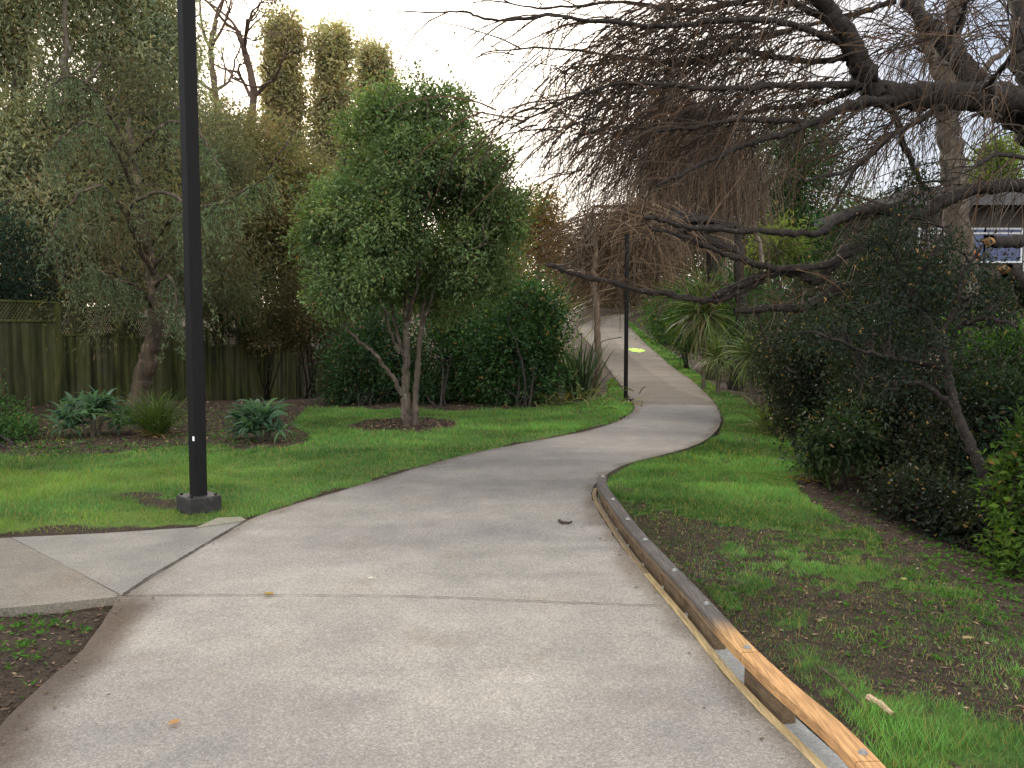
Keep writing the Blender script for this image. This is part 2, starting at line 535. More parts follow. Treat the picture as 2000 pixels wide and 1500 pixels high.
# turf level with the slab, a shallow trench next to the kerb
Z = Z + bump * edge
lev = 0.03 * (1 - soil) * (1 - onpath) * sm((dp - 0.05) / 0.1)
Z = Z + lev + np.where(near, soil * 0.02 * (fbm(X * 6, Y * 6, 77) - 0.5), 0) * edge
Z = np.where(onpath, h(X, Y) - 0.05, Z)
far_lawn = np.zeros_like(X)
sel = (Y >= 24) & (Y < 70) & (np.abs(X) < 14)
far_lawn[sel] = pip(X[sel], Y[sel], LAWN_R)
soil = np.where(Y >= 24, 1 - far_lawn, soil)
lit_yel = np.zeros_like(X)
lit_yel[near] = sm((fbm(X[near] * 0.7, Y[near] * 1.6, 31) - 0.42) / 0.2) * sm((-X[near] - 1.5) / 1.5) * sm((9.6 - Y[near]) / 1.5)  # brighter lit strip of the left lawn, put into the turf colour
wet = np.zeros_like(X)
wet[near] = fbm(X[near] * 1.5, Y[near] * 1.5, 61)
mb = MB()
ni, nj = X.shape
i, j = np.meshgrid(np.arange(ni - 1), np.arange(nj - 1), indexing='ij')
q = np.stack([i * nj + j, (i + 1) * nj + j, (i + 1) * nj + j + 1, i * nj + j + 1], -1).reshape(-1, 4)
mb.add(np.stack([X, Y, Z], -1).reshape(-1, 3), q, C=np.stack([soil, lit_yel, wet], -1).reshape(-1, 3))


def ground_mat():
    m, nt, out = newmat('turf_and_soil')
    pos = geo_pos(nt)
    a = N(nt, 'ShaderNodeAttribute', attribute_name='Col')
    s = N(nt, 'ShaderNodeSeparateColor'); L(nt, a.outputs['Color'], s.inputs[0])
    n1 = noise(nt, pos, 9, 6, 0.7); n2 = noise(nt, pos, 60, 5, 0.75); n3 = noise(nt, pos, 1.2, 4)
    g = ramp(nt, [(0.3, (0.045, 0.085, 0.02)), (0.55, (0.075, 0.14, 0.034)), (0.75, (0.11, 0.18, 0.05))]); L(nt, n2, g.inputs[0])
    gy = mixc(nt, s.outputs[1], g.outputs[0], (0.11, 0.17, 0.04))
    gr = ramp(nt, [(0.3, (0.8, 0.85, 0.8)), (0.7, (1.2, 1.12, 1.0))]); L(nt, n3, gr.inputs[0])
    gy = mixc(nt, 1.0, gy, gr.outputs[0], 'MULTIPLY')
    so = ramp(nt, [(0.28, (0.02, 0.016, 0.012)), (0.5, (0.05, 0.038, 0.029)), (0.68, (0.092, 0.07, 0.053)), (0.8, (0.16, 0.125, 0.097))]); L(nt, n2, so.inputs[0])
    sr = ramp(nt, [(0.3, (0.6, 0.62, 0.66)), (0.7, (1.2, 1.1, 1.0))]); L(nt, n1, sr.inputs[0])
    sc = mixc(nt, 1.0, so.outputs[0], sr.outputs[0], 'MULTIPLY')
    # threshold the mask with noise for a ragged edge
    ad = N(nt, 'ShaderNodeMath', operation='ADD'); L(nt, s.outputs[0], ad.inputs[0])
    mm = N(nt, 'ShaderNodeMath', operation='MULTIPLY_ADD'); L(nt, n1, mm.inputs[0]); mm.inputs[1].default_value = 0.9; mm.inputs[2].default_value = -0.45
    L(nt, mm.outputs[0], ad.inputs[1])
    rr = ramp(nt, [(0.38, (0, 0, 0)), (0.62, (1, 1, 1))]); L(nt, ad.outputs[0], rr.inputs[0])
    c = mixc(nt, rr.outputs[0], gy, sc)
    b = N(nt, 'ShaderNodeBsdfPrincipled'); b.inputs['Roughness'].default_value = 0.95; b.inputs['Specular IOR Level'].default_value = 0.15
    L(nt, c, b.inputs['Base Color'])
    bp = N(nt, 'ShaderNodeBump'); bp.inputs['Strength'].default_value = 0.8; bp.inputs['Distance'].default_value = 0.03
    L(nt, n2, bp.inputs['Height']); L(nt, bp.outputs[0], b.inputs['Normal'])
    L(nt, b.outputs[0], out.inputs[0])
    return m


tag(mb.build('ground', ground_mat(), smooth=True), 'lawn, mulch and bare earth on either side of the path', kind='structure')

# ------------------------------------------------------------------ path slabs
K = 520
Lr = resample(LEd, 1200); Rr = resample(REd, 1200)


def match_strip(A, B, n):
    """pair points of two edges by dynamic nearest progress so cross lines stay short"""
    ia = np.linspace(0, len(A) - 1, n).astype(int)
    jb = []
    last = 0
    for a in A[ia]:
        d = np.hypot(*(B[last:last + 260] - a).T)
        last = last + int(np.argmin(d)); jb.append(last)
    jb = np.array(jb, float)
    k = np.ones(9) / 9
    jb = np.convolve(np.pad(jb, 8, mode='edge'), np.ones(17) / 17, 'valid')
    jb = np.maximum.accumulate(jb); jb[0] = 0; jb[-1] = len(B) - 1
    Bp = np.stack([np.interp(jb, np.arange(len(B)), B[:, k]) for k in range(2)], 1)
    return A[ia], Bp


A_, B_ = match_strip(Lr, Rr, K)
W_ = 61
t = np.linspace(0, 1, W_)
XY = A_[:, None] * (1 - t[None, :, None]) + B_[:, None] * t[None, :, None]
rng = np.random.default_rng(1)
# ragged slab edge
jag = (fbm(np.arange(K) * 0.9, np.zeros(K), 2) - 0.5) * 0.03
jag2 = (fbm(np.arange(K) * 0.9, np.zeros(K) + 50, 2) - 0.5) * 0.025
XY[:, 0, 0] += jag; XY[:, -1, 0] += jag2
pz = h(XY[..., 0], XY[..., 1]) + PZ
V = np.concatenate([XY, pz[..., None]], -1)
skl = V[:, :1].copy(); skl[..., 2] -= 0.16
skr = V[:, -1:].copy(); skr[..., 2] -= 0.16
V = np.concatenate([skl, V, skr], 1)
i, j = np.meshgrid(np.arange(K - 1), np.arange(W_ + 1), indexing='ij')
nw = W_ + 2
q = np.stack([i * nw + j, i * nw + j + 1, (i + 1) * nw + j + 1, (i + 1) * nw + j], -1).reshape(-1, 4)
# base colour of the slab: newer pale pour in front, darker through the middle, browner older pours further on with canopy shade painted in, worn pale line on the far leg
yy = V[..., 1]; tt = np.concatenate([[0], t, [1]])[None, :] * np.ones_like(yy)
c = np.ones((*yy.shape, 3))
yj = yy + 0.25 * (fbm(V[..., 0] * 3, yy * 3, 66) - 0.5)
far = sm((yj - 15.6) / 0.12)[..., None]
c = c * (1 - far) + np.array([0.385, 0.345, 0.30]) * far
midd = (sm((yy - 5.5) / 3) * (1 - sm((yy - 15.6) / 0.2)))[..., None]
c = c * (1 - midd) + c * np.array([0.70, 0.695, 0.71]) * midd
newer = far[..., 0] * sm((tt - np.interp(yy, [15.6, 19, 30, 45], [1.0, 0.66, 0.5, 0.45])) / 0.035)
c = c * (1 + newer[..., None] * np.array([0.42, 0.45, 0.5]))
scour = np.exp(-((yj - 15.75) / 0.16) ** 2) * (0.4 + 0.9 * fbm(V[..., 0] * 5, yy * 5, 67))
c = c * (1 + 0.35 * scour[..., None])
xx = V[..., 0]
# worn-in dirt washed on from the beds, darker purple-grey bands and a pale patch near the bend
wid = np.hypot(V[:, -1, 0] - V[:, 0, 0], V[:, -1, 1] - V[:, 0, 1])[:, None]
de = np.minimum(tt, 1 - tt) * wid
nd = fbm(xx * 4, yy * 4, 71, 4)
c = c * (1 - 0.38 * sm((0.16 * nd * 1.6 - de) / 0.12)[..., None] * np.array([0.85, 1.0, 1.15]))
dl = tt * wid
soilw = sm((0.42 * fbm(xx * 2.5, yy * 2.5, 72, 4) + 0.12 - dl) / 0.22) * sm((4.75 - yy) / 0.3)
c = c * (1 - soilw[..., None] * np.array([0.62, 0.68, 0.72]))
band = sm((fbm(xx * 0.5 + 9, yy * 1.7 + yy * 0.3, 73, 4) - 0.47) / 0.14)
c = c * (1 - 0.16 * band[..., None] * np.array([1.0, 1.0, 0.85]))
gp = G(1150, 1035, PZ)
pal_ = sm(1 - np.hypot((xx - gp[0]) / 0.42, (yy - gp[1]) / 0.3)) * (0.5 + fbm(xx * 6, yy * 6, 74, 3))
gp = G(1190, 1085, PZ)
pal_ = pal_ + 0.7 * sm(1 - np.hypot((xx - gp[0]) / 0.4, (yy - gp[1]) / 0.15)) * (0.5 + fbm(xx * 6, yy * 6, 75, 3))
c = c * (1 + 0.3 * pal_[..., None])
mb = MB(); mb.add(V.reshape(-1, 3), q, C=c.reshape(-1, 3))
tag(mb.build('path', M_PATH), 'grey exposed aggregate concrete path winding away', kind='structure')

# wedge of the side path beside the post and the older slab
mb = MB()


def slab(pxs, z, thick, m, name, label, tint=(1, 1, 1), sub=10):
    pts = [np.array(p) if len(p) == 3 else G(*p, z) for p in pxs]
    b = MB()
    # subdivided fan so the vertex colour has some life
    top = [np.array([p[0], p[1], float(h(p[0], p[1])) + z]) for p in pts]
    n = len(top); c0 = np.mean(top, 0)
    Vv = [c0] + top + [p - np.array([0, 0, thick]) for p in top]
    Ft = [[0, 1 + k, 1 + (k + 1) % n] for k in range(n)]
    Fq = [[1 + k, 1 + n + k, 1 + n + (k + 1) % n, 1 + (k + 1) % n] for k in range(n)]
    b.add(Vv, Fq, Ft, C=np.array(tint))
    return tag(b.build(name, m), label, kind='structure')


slab([(22, 1050), (200, 1042), (380, 1031), (438, 1023), (480, 1018), (357, 1091), (240, 1164)], PZ - 0.004, 0.12, M_PATH, 'side_path', 'wedge of new concrete joining the side path', (0.68, 0.69, 0.7))
slab([(-900, 1090), (-300, 1062), (20, 1051), (130, 1107), (238, 1165), (170, 1172), (80, 1182), (0, 1190), (-300, 1222), (-900, 1280)], PZ + 0.004, 0.14, M_OLD, 'side_pavement', 'older browner concrete slab of the side path', (0.98, 0.98, 0.98))
slab([(380, 1031), (425, 1012), (470, 1010), (482, 1017)], PZ + 0.002, 0.12, M_OLD, 'mortar_apron', 'pale mortar apron at the foot of the near post', (1.25, 1.3, 1.15))


def joint(pxs, w, name, label, colr=(0.05, 0.045, 0.04)):
    pts = np.array([G(*p, PZ)[:2] for p in pxs])
    pts = resample(catmull(pts, 8), 60)
    pts += (rng.random(pts.shape) - 0.5) * 0.006
    T = unit(np.gradient(pts, axis=0)); S = np.stack([-T[:, 1], T[:, 0], np.zeros(60)], 1)
    z = h(pts[:, 0], pts[:, 1]) + PZ + 0.008
    b = MB(); b.ribbons(np.concatenate([pts, z[:, None]], 1)[None], (w * (0.5 + rng.random(60)))[None], S[None], np.array([colr]))
    return tag(b.build(name, M_CHIP), label, kind='structure')


joint([(480, 1018), (420, 1054), (355, 1092), (290, 1130), (240, 1164)], 0.016, 'path_joint', 'open dark joint beside the near post')
joint([(240, 1164), (500, 1164), (800, 1168), (1100, 1178), (1295, 1186)], 0.008, 'path_joint', 'fine sawn joint straight across the path', (0.12, 0.105, 0.09))

# ------------------------------------------------------------------ turf
def scatter_grass(poly, dens, lo, hi, rng, tall=1.0, dmin=0.0):
    poly = np.asarray(poly)
    x0, y0 = poly.min(0); x1, y1 = poly.max(0)
    x0 = max(x0, -11); x1 = min(x1, 8); y0 = max(y0, lo); y1 = min(y1, hi)
    n = int((x1 - x0) * (y1 - y0) * dens)
    x = x0 + rng.random(n) * (x1 - x0); y = y0 + rng.random(n) * (y1 - y0)
    ok = np.abs((x / np.maximum(y, .1))) < 0.68
    x, y = x[ok], y[ok]
    s = soil_amount(x, y)
    keep = (rng.random(len(x)) > np.minimum(s * 1.03, np.where(pip(x, y, MOTTLE), 0.74, 2.0))) & ~pip(x, y, PATH_POLY) & (polydist(x, y, REd[::3]) > dmin)
    return x[keep], y[keep], s[keep]


gz_x = None


def ground_z(x, y):
    # bilinear lookup on the sheet
    i = np.clip(np.searchsorted(xs, x) - 1, 0, len(xs) - 2); j = np.clip(np.searchsorted(ys, y) - 1, 0, len(ys) - 2)
    fx = (x - xs[i]) / (xs[i + 1] - xs[i]); fy = (y - ys[j]) / (ys[j + 1] - ys[j])
    return Z[i, j] * (1 - fx) * (1 - fy) + Z[i + 1, j] * fx * (1 - fy) + Z[i, j + 1] * (1 - fx) * fy + Z[i + 1, j + 1] * fx * fy


def turf(name, label, specs, seed):
    rng = np.random.default_rng(seed)
    b = MB()
    for poly, dens, lo, hi, Lm, Wm, dmin in specs:
        x, y, s = scatter_grass(poly, dens, lo, hi, rng, dmin=dmin)
        n = len(x)
        z = ground_z(x, y) - 0.004
        clump = fbm(x * 7, y * 7, seed + 2, 3)
        tuft = sm((fbm(x * 2.2, y * 2.2, seed + 6, 3) - 0.52) / 0.16)
        Ln = Lm * (0.4 + 0.9 * clump + 0.55 * tuft) * (0.7 + 0.6 * rng.random(n)) * (1 - 0.4 * s)
        a = rng.random(n) * 2 * math.pi
        lean = 0.25 + 0.75 * rng.random(n)
        D = unit(np.stack([np.cos(a) * lean, np.sin(a) * lean, np.ones(n)], 1))
        a2 = rng.random(n) * 2 * math.pi
        S = np.stack([np.cos(a2), np.sin(a2), np.zeros(n)], 1)
        base = np.array([0.078, 0.168, 0.046])
        t = rng.random(n)[:, None]
        c = base * (0.6 + 0.8 * t)
        big = fbm(x * 0.8, y * 1.3, 91)[:, None]
        c = c * (0.55 + 0.9 * sm((big - 0.25) / 0.5))
        lit_yl = (sm((fbm(x * 0.7, y * 1.6, 31) - 0.42) / 0.2) * sm((-x - 1.5) / 1.5) * sm((9.6 - y) / 1.5))[:, None]
        c = c * (1 - 0.45 * lit_yl) + np.array([0.2, 0.28, 0.06]) * 0.45 * lit_yl  # blades in the lit strip painted lighter and yellower
        st = (rng.random(n) < 0.08 + 0.14 * s + 0.06 * (1 - tuft))[:, None]
        c = np.where(st, np.array([0.22, 0.19, 0.07]), c)
        b.blades(np.stack([x, y, z], 1), D, S, Ln, Wm * (0.7 + 0.6 * rng.random(n)), c, c * 1.25)
    return tag(b.build(name, M_GRASS), label, 'grass', kind='stuff')


turf('lawn_grass', 'short mown grass on the open lawn left of the path',
     [(LAWN_L, 3000, 5.5, 9.5, 0.05, 0.0065, 0), (LAWN_L, 1700, 9.5, 16.5, 0.055, 0.010, 0)], 11)
turf('bank_grass', 'patchy grass on the bank right of the path',
     [(LAWN_R, 11000, 2.2, 5.5, 0.05, 0.0042, 0.15), (LAWN_R, 5500, 5.5, 9.0, 0.045, 0.006, 0.03), (LAWN_R, 1600, 9, 26, 0.055, 0.011, 0.03), (LAWN_R, 700, 26, 52, 0.07, 0.024, 0.03)], 12)


BED = [G(*p)[:2] for p in [(-500, 905), (-100, 902), (60, 900), (160, 899), (300, 888), (400, 878), (540, 888), (600, 876), (622, 856), (590, 832), (610, 803), (480, 812), (380, 835), (250, 850), (100, 860), (-100, 865), (-500, 870)]]
_sa = soil_amount
soil_amount = lambda x, y: np.where(fbm(np.asarray(x) * 1.4, np.asarray(y) * 1.4, 97, 3) > 0.40, 0.80, 0.97)
turf('bed_weeds', 'thin weedy grass creeping over the mulch of the fence bed', [(BED, 1500, 8.5, 16.5, 0.06, 0.010, 0)], 15)
soil_amount = _sa
# chips and leaf litter on the beds
def litter(name, label, specs, seed):
    rng = np.random.default_rng(seed)
    b = MB()
    for x0, x1, y0, y1, n, size in specs:
        x = x0 + (x1 - x0) * rng.random(n); y = y0 + (y1 - y0) * rng.random(n)
        s = soil_amount(x, y)
        ok = (s > 0.6) & ~pip(x, y, PATH_POLY) & (polydist(x, y, REd[::3]) > 0.2) & ((x < 0) | (x > -0.2))
        x, y = x[ok], y[ok]; n = len(x)
        z = ground_z(x, y) + 0.003
        a = rng.random(n) * 2 * math.pi
        D = np.stack([np.cos(a), np.sin(a), (rng.random(n) - 0.3) * 0.5], 1)
        Nn = np.stack([rng.normal(0, .3, n), rng.normal(0, .3, n), np.ones(n)], 1)
        pal = np.array([[0.06, 0.043, 0.031], [0.105, 0.072, 0.05], [0.19, 0.14, 0.09], [0.04, 0.031, 0.024], [0.28, 0.22, 0.14], [0.035, 0.06, 0.015], [0.13, 0.066, 0.038]])
        c = pal[rng.choice(len(pal), n, p=[.26, .24, .1, .24, .03, .06, .07])] * (0.7 + 0.6 * rng.random(n))[:, None]
        b.leaves(np.stack([x, y, z], 1), D, Nn, size * (0.5 + rng.random(n)), size * (0.25 + 0.4 * rng.random(n)), c, 0.15)
    return tag(b.build(name, M_CHIP), label, 'litter', kind='stuff')


litter('leaf_litter', 'brown bark mulch and leaf litter on the beds and bare earth',
       [(-9.5, 0.2, 8.5, 17, 26000, 0.045), (1.0, 4.5, 2.4, 9, 15000, 0.028), (1.5, 6.5, 8, 20, 9000, 0.05), (-3.4, -0.9, 2.2, 5.2, 5000, 0.03), (-2.3, -0.2, 11, 14, 5000, 0.05)], 33)

rngl = np.random.default_rng(34)
b = MB()
for line, sgn in ((LEd, 1), (REd, -1)):
    ln = resample(line, 900); T_ = unit(np.gradient(ln, axis=0)); Nl = np.stack([T_[:, 1], -T_[:, 0]], 1) * sgn
    n = 620
    k = rngl.integers(0, 620, n)
    p = ln[k] + Nl[k] * np.abs(rngl.normal(size=(n, 1))) * 0.10
    ok = pip(p[:, 0], p[:, 1], PATH_POLY) & (p[:, 1] > 2.2) & (rngl.random(n) < 0.25 + fbm(p[:, 0] * 2, p[:, 1] * 2, 5))
    p = p[ok]; n = len(p)
    a = rngl.random(n) * 6.28
    D = np.stack([np.cos(a), np.sin(a), 0.15 * rngl.random(n)], 1)
    sz = 0.010 + 0.022 * rngl.random(n) ** 2
    b.leaves(np.stack([p[:, 0], p[:, 1], h(p[:, 0], p[:, 1]) + PZ + 0.004], 1), D, np.tile([0, 0, 1.0], (n, 1)), sz, sz * 0.5, np.array([0.11, 0.075, 0.045]) * (0.4 + 1.3 * rngl.random((n, 1))), 0.2)
tag(b.build('leaf_litter', M_CHIP), 'crumbs of bark and leaf washed onto the edges of the path', 'litter', kind='stuff')

# weeds on the bank and in the soil patch by the slab
rngw = np.random.default_rng(5)
b = MB()
wx, wy = [], []
for (px, py, sx, sy, n) in ((1600, 1120, 160, 50, 90), (1850, 1180, 120, 60, 120), (1950, 1150, 60, 60, 90), (1480, 1080, 90, 40, 40), (60, 1225, 60, 20, 40), (20, 1270, 50, 25, 30),
                            (1700, 985, 60, 25, 70), (100, 878, 90, 8, 120), (300, 878, 80, 6, 90), (440, 858, 50, 14, 90), (600, 850, 30, 14, 60), (330, 850, 200, 20, 140), (1840, 1060, 80, 30, 90), (1900, 1110, 70, 30, 110), (1380, 800, 40, 30, 20)):
    for _ in range(n):
        g = G(px + rngw.normal() * sx, py + rngw.normal() * sy)
        wx.append(g[0]); wy.append(g[1])
wx = np.array(wx); wy = np.array(wy)
ok = ~pip(wx, wy, PATH_POLY) & (polydist(wx, wy, REd[::3]) > 0.22)
wx, wy = wx[ok], wy[ok]
for x, y in zip(wx, wy):
    n = rngw.integers(4, 9)
    a = rngw.random(n) * 6.28
    D = np.stack([np.cos(a), np.sin(a), 0.2 + 0.6 * rngw.random(n)], 1)
    B = np.array([[x, y, float(ground_z(x, y)) + 0.005]]) + D * 0.01
    c = np.array([0.05, 0.13, 0.02]) * (0.6 + 0.9 * rngw.random((n, 1)))
    b.leaves(B, D, np.tile([0, 0, 1.], (n, 1)), 0.012 + 0.022 * rngw.random(n), 0.009 + 0.012 * rngw.random(n), c)
tag(b.build('weed_seedlings', M_SOFT), 'low broad leaved weeds dotted over the bare earth', 'weeds', kind='stuff')

# ------------------------------------------------------------------ timber kerb and channel
edge_px = [(1700, 1640), (1590, 1500), (1480, 1390), (1400, 1300), (1330, 1212), (1270, 1140), (1215, 1070), (1178, 1012), (1157, 975), (1160, 952), (1180, 930)]
EL = resample(catmull(np.array([G(*p, PZ)[:2] for p in edge_px]), 14), 400)
TT = unit(np.gradient(EL, axis=0)); NR = np.stack([TT[:, 1], -TT[:, 0]], 1)        # to the right of travel
sarc = np.concatenate([[0], np.cumsum(np.hypot(*np.diff(EL, axis=0).T))])


def kerb_strip(b, s0, s1, o0, o1, z0, z1, C, n=None):
    n = n or max(2, int((s1 - s0) / 0.06) + 1)
    s = np.linspace(s0, s1, n)
    e = np.stack([np.interp(s, sarc, EL[:, k]) for k in range(2)], 1)
    nr = unit(np.stack([np.interp(s, sarc, NR[:, k]) for k in range(2)], 1))
    rings = []
    for k in range(n):
        a = e[k] + nr[k] * o0; c_ = e[k] + nr[k] * o1
        hz = 0.0
        bev = min(0.006, (z1 - z0) * 0.2)
        dn = nr[k]
        rings.append([[*a, z0], [*a, z1 - bev], [*(a + dn * bev), z1], [*(c_ - dn * bev), z1], [*c_, z1 - bev], [*c_, z0]])
    V = np.array(rings).reshape(-1, 3)
    m = 6
    Fq = [[k * m + r, k * m + (r + 1) % m, (k + 1) * m + (r + 1) % m, (k + 1) * m + r] for k in range(n - 1) for r in range(m)]
    Fq += [[0, 3, 2, 1], [0, 5, 4, 3], [(n - 1) * m + 0, (n - 1) * m + 1, (n - 1) * m + 2, (n - 1) * m + 3], [(n - 1) * m, (n - 1) * m + 3, (n - 1) * m + 4, (n - 1) * m + 5]]
    b.add(V, Fq, C=C(V) if callable(C) else np.array(C))


def s_of(px, py, z=PZ):
    g = G(px, py, z)[:2]
    return sarc[np.argmin(np.hypot(*(EL - g).T))]


s_join = s_of(1425, 1330)
s_end = s_of(1160, 955)
kerb = thing('timber_kerb', (*EL[60], 0), 'low timber kerb rail on blocks along the right edge of the path', 'kerb')
KO = np.array(kerb.location)


def kb(b, name, m=M_TIMBER, parent=kerb):
    o = b.build(name, m, parent, loc=KO)
    return o


RW0, RW1, RZ0, RZ1 = 0.042, 0.124, 0.115, 0.158


def rail_col(light):
    def f(V):
        n = fbm(V[:, 0] * 8, V[:, 1] * 8, 3)[:, None]
        if light:
            c = np.array([0.43, 0.245, 0.11]) * (0.75 + 0.5 * n)
        else:
            top = (V[:, 2] > RZ1 - 0.007)[:, None]
            c = np.where(top, np.array([0.085, 0.075, 0.07]), np.array([0.19, 0.13, 0.075])) * (0.7 + 0.6 * n)
            g = sm(1.6 - np.hypot(V[:, 0] - Jp[0], V[:, 1] - Jp[1]) / 0.28)[:, None]
            c = c * (1 - g) + np.array([0.42, 0.25, 0.11]) * g
        return c
    return f


Jp = np.array([np.interp(s_join, sarc, EL[:, k]) for k in range(2)])
s_near = s_join - 0.90
b = MB(); kerb_strip(b, 0.0, s_near - 0.003, RW0, RW1, RZ0, RZ1, rail_col(True)); ra = kb(b, 'rail_board'); ra['label'] = 'new orange timber rail board at the very front'
b = MB(); kerb_strip(b, s_near + 0.003, s_join - 0.003, RW0, RW1, RZ0, RZ1, rail_col(True)); rb = kb(b, 'rail_board'); rb['label'] = 'new orange timber rail board'
dk = np.array([s_join + 0.003, s_join + 1.25, s_join + 2.5, s_end])
rails = [ra, rb]
for k in range(3):
    b = MB(); kerb_strip(b, dk[k] + 0.003, dk[k + 1], RW0, RW1, RZ0, RZ1, rail_col(False)); r_ = kb(b, 'rail_board'); r_['label'] = 'dark weathered timber rail board'; rails.append(r_)
# edge battens flush against the slab
bt = np.linspace(0, s_end, 5)
for k in range(4):
    b = MB()
    kerb_strip(b, bt[k] + 0.004, bt[k + 1], 0.004, 0.042, 0.0, PZ + 0.006, (lambda V: np.array([0.33, 0.25, 0.13]) * (0.7 + 0.6 * fbm(V[:, 0] * 6, V[:, 1] * 6, 8)[:, None])) if k < 2 else (lambda V: np.array([0.2, 0.15, 0.09]) * (0.7 + 0.6 * fbm(V[:, 0] * 6, V[:, 1] * 6, 8)[:, None])))
    kb(b, 'edge_batten')
# blocks under the rail
spans = [(s_join - 1.3, s_join - 0.84), (s_join - 0.34, s_join + 0.02), (s_join + 0.42, s_join + 0.86)]
q0 = s_join + 0.93
while q0 < s_end - 0.3:
    spans.append((q0, q0 + 0.40)); q0 += 0.47
for q0, q1 in spans:
    b = MB(); kerb_strip(b, q0, q1, 0.066, RW1 - 0.004, -0.02, RZ0 - 0.001, lambda V: np.array([0.17, 0.12, 0.075]) * (0.5 + 0.8 * fbm(V[:, 0] * 9, V[:, 1] * 9, 4)[:, None]))
    kb(b, 'spacer_block')


def bolt(s, par, off=0.088):
    e = np.array([np.interp(s, sarc, EL[:, k]) for k in range(2)]); n_ = unit(np.array([np.interp(s, sarc, NR[:, k]) for k in range(2)]))
    c = e + n_ * off
    b = MB()
    for r, z0, z1 in ((0.016, RZ1, RZ1 + 0.003), (0.010, RZ1 + 0.003, RZ1 + 0.010)):
        a = np.linspace(0, 2 * math.pi, 8, endpoint=False)
        lo = np.stack([c[0] + r * np.cos(a), c[1] + r * np.sin(a), np.full(8, z0)], 1); hi = lo.copy(); hi[:, 2] = z1
        V = np.vstack([lo, hi, [[c[0], c[1], z1]]])
        b.add(V, [[k, (k + 1) % 8, 8 + (k + 1) % 8, 8 + k] for k in range(8)], [[8 + k, 8 + (k + 1) % 8, 16] for k in range(8)], C=(0.4, 0.42, 0.43))
    o = b.build('bolt', M_STEEL, par, loc=KO)


M_STEEL = attr_mat('galvanised_steel', 0.4, 0.5, 60, 0.8, 1.15, metallic=0.8)
bolt(s_near + 0.05, rb); bolt(s_join + 0.05, rails[2])
for k in range(3):
    bolt(dk[k] + 0.62, rails[2 + k]); bolt(dk[k + 1] - 0.06, rails[2 + k])
# concrete drain channel under the rail
b = MB(); kerb_strip(b, 0, s_end, 0.045, 0.15, -0.06, 0.012, (1, 1, 1))
tag(b.build('drain_channel', M_CHAN), 'pale concrete drain channel under the timber kerb', kind='structure')

# ------------------------------------------------------------------ lamp posts
def square_post(b, c, s, z0, z1, rz, bev=0.006):
    hs = s / 2
    prof = [(-hs + bev, -hs), (hs - bev, -hs), (hs, -hs + bev), (hs, hs - bev), (hs - bev, hs), (-hs + bev, hs), (-hs, hs - bev), (-hs, -hs + bev)]
    ca, sa = math.cos(rz), math.sin(rz)
    pr = np.array([[x * ca - y * sa + c[0], x * sa + y * ca + c[1]] for x, y in prof])
    lo = np.hstack([pr, np.full((8, 1), z0)]); hi = np.hstack([pr, np.full((8, 1), z1 - bev)])
    hi2 = np.hstack([(pr - c[:2]) * (1 - bev / hs) + c[:2], np.full((8, 1), z1)])
    V = np.vstack([lo, hi, hi2, [[c[0], c[1], z1]]])
    b.add(V, [[k + o, (k + 1) % 8 + o, 8 + (k + 1) % 8 + o, 8 + k + o] for o in (0, 8) for k in range(8)], [[16 + k, 16 + (k + 1) % 8, 24] for k in range(8)], C=(0.5, 0.5, 0.5))


def lamp_post(c, s, hgt, label, block, rz, sticker=False):
    z0 = float(h(c[0], c[1])) + (0.0)
    t = thing('lamp_post', (c[0], c[1], z0), label, 'lamp post', 'black square posts beside the path')
    lo = np.array(t.location)
    b = MB(); square_post(b, c, s, z0 + block[1] - 0.01, z0 + hgt, rz); b.build('post', M_BLACK, t, loc=lo)
    b = MB(); square_post(b, c, block[0], z0 - 0.05, z0 + block[1], rz, 0.008); b.build('base_block', M_BLOCK if block[1] > 0.1 else M_BLACK, t, loc=lo)
    ca, sa = math.cos(rz), math.sin(rz)
    d = block[0] * 0.37
    for ux, uy in ((-d, -d), (d, -d), (-d, d), (d, d)):
        p = (c[0] + ux * ca - uy * sa, c[1] + ux * sa + uy * ca)
        b = MB(); a = np.linspace(0, 6.283, 7)[:-1]
        r = 0.011; lo8 = np.stack([p[0] + r * np.cos(a), p[1] + r * np.sin(a), np.full(6, z0 + block[1])], 1); hi8 = lo8.copy(); hi8[:, 2] += 0.014
        b.add(np.vstack([lo8, hi8]), [[k, (k + 1) % 6, 6 + (k + 1) % 6, 6 + k] for k in range(6)] + [[6, 7, 8, 9], [6, 9, 10, 11]], C=(0.1, 0.1, 0.1))
        b.build('bolt', M_BLACK, t, loc=lo)
    # cap
    b = MB(); b.box((c[0], c[1], z0 + hgt + 0.012), (s + 0.02, s + 0.02, 0.022), rz, C=(0.3, 0.3, 0.3)); b.build('cap', M_BLACK, t, loc=lo)
    if sticker:
        q = P(387, 857, c[1] - s * 0.72)
        b = MB(); b.box((c[0] - 0.004, c[1] - s * 0.72 + 0.004, q[2]), (0.013, 0.006, 0.034), 0, C=(0.85, 0.87, 0.9)); b.build('tag', M_PAINT, t, loc=lo)
    return t


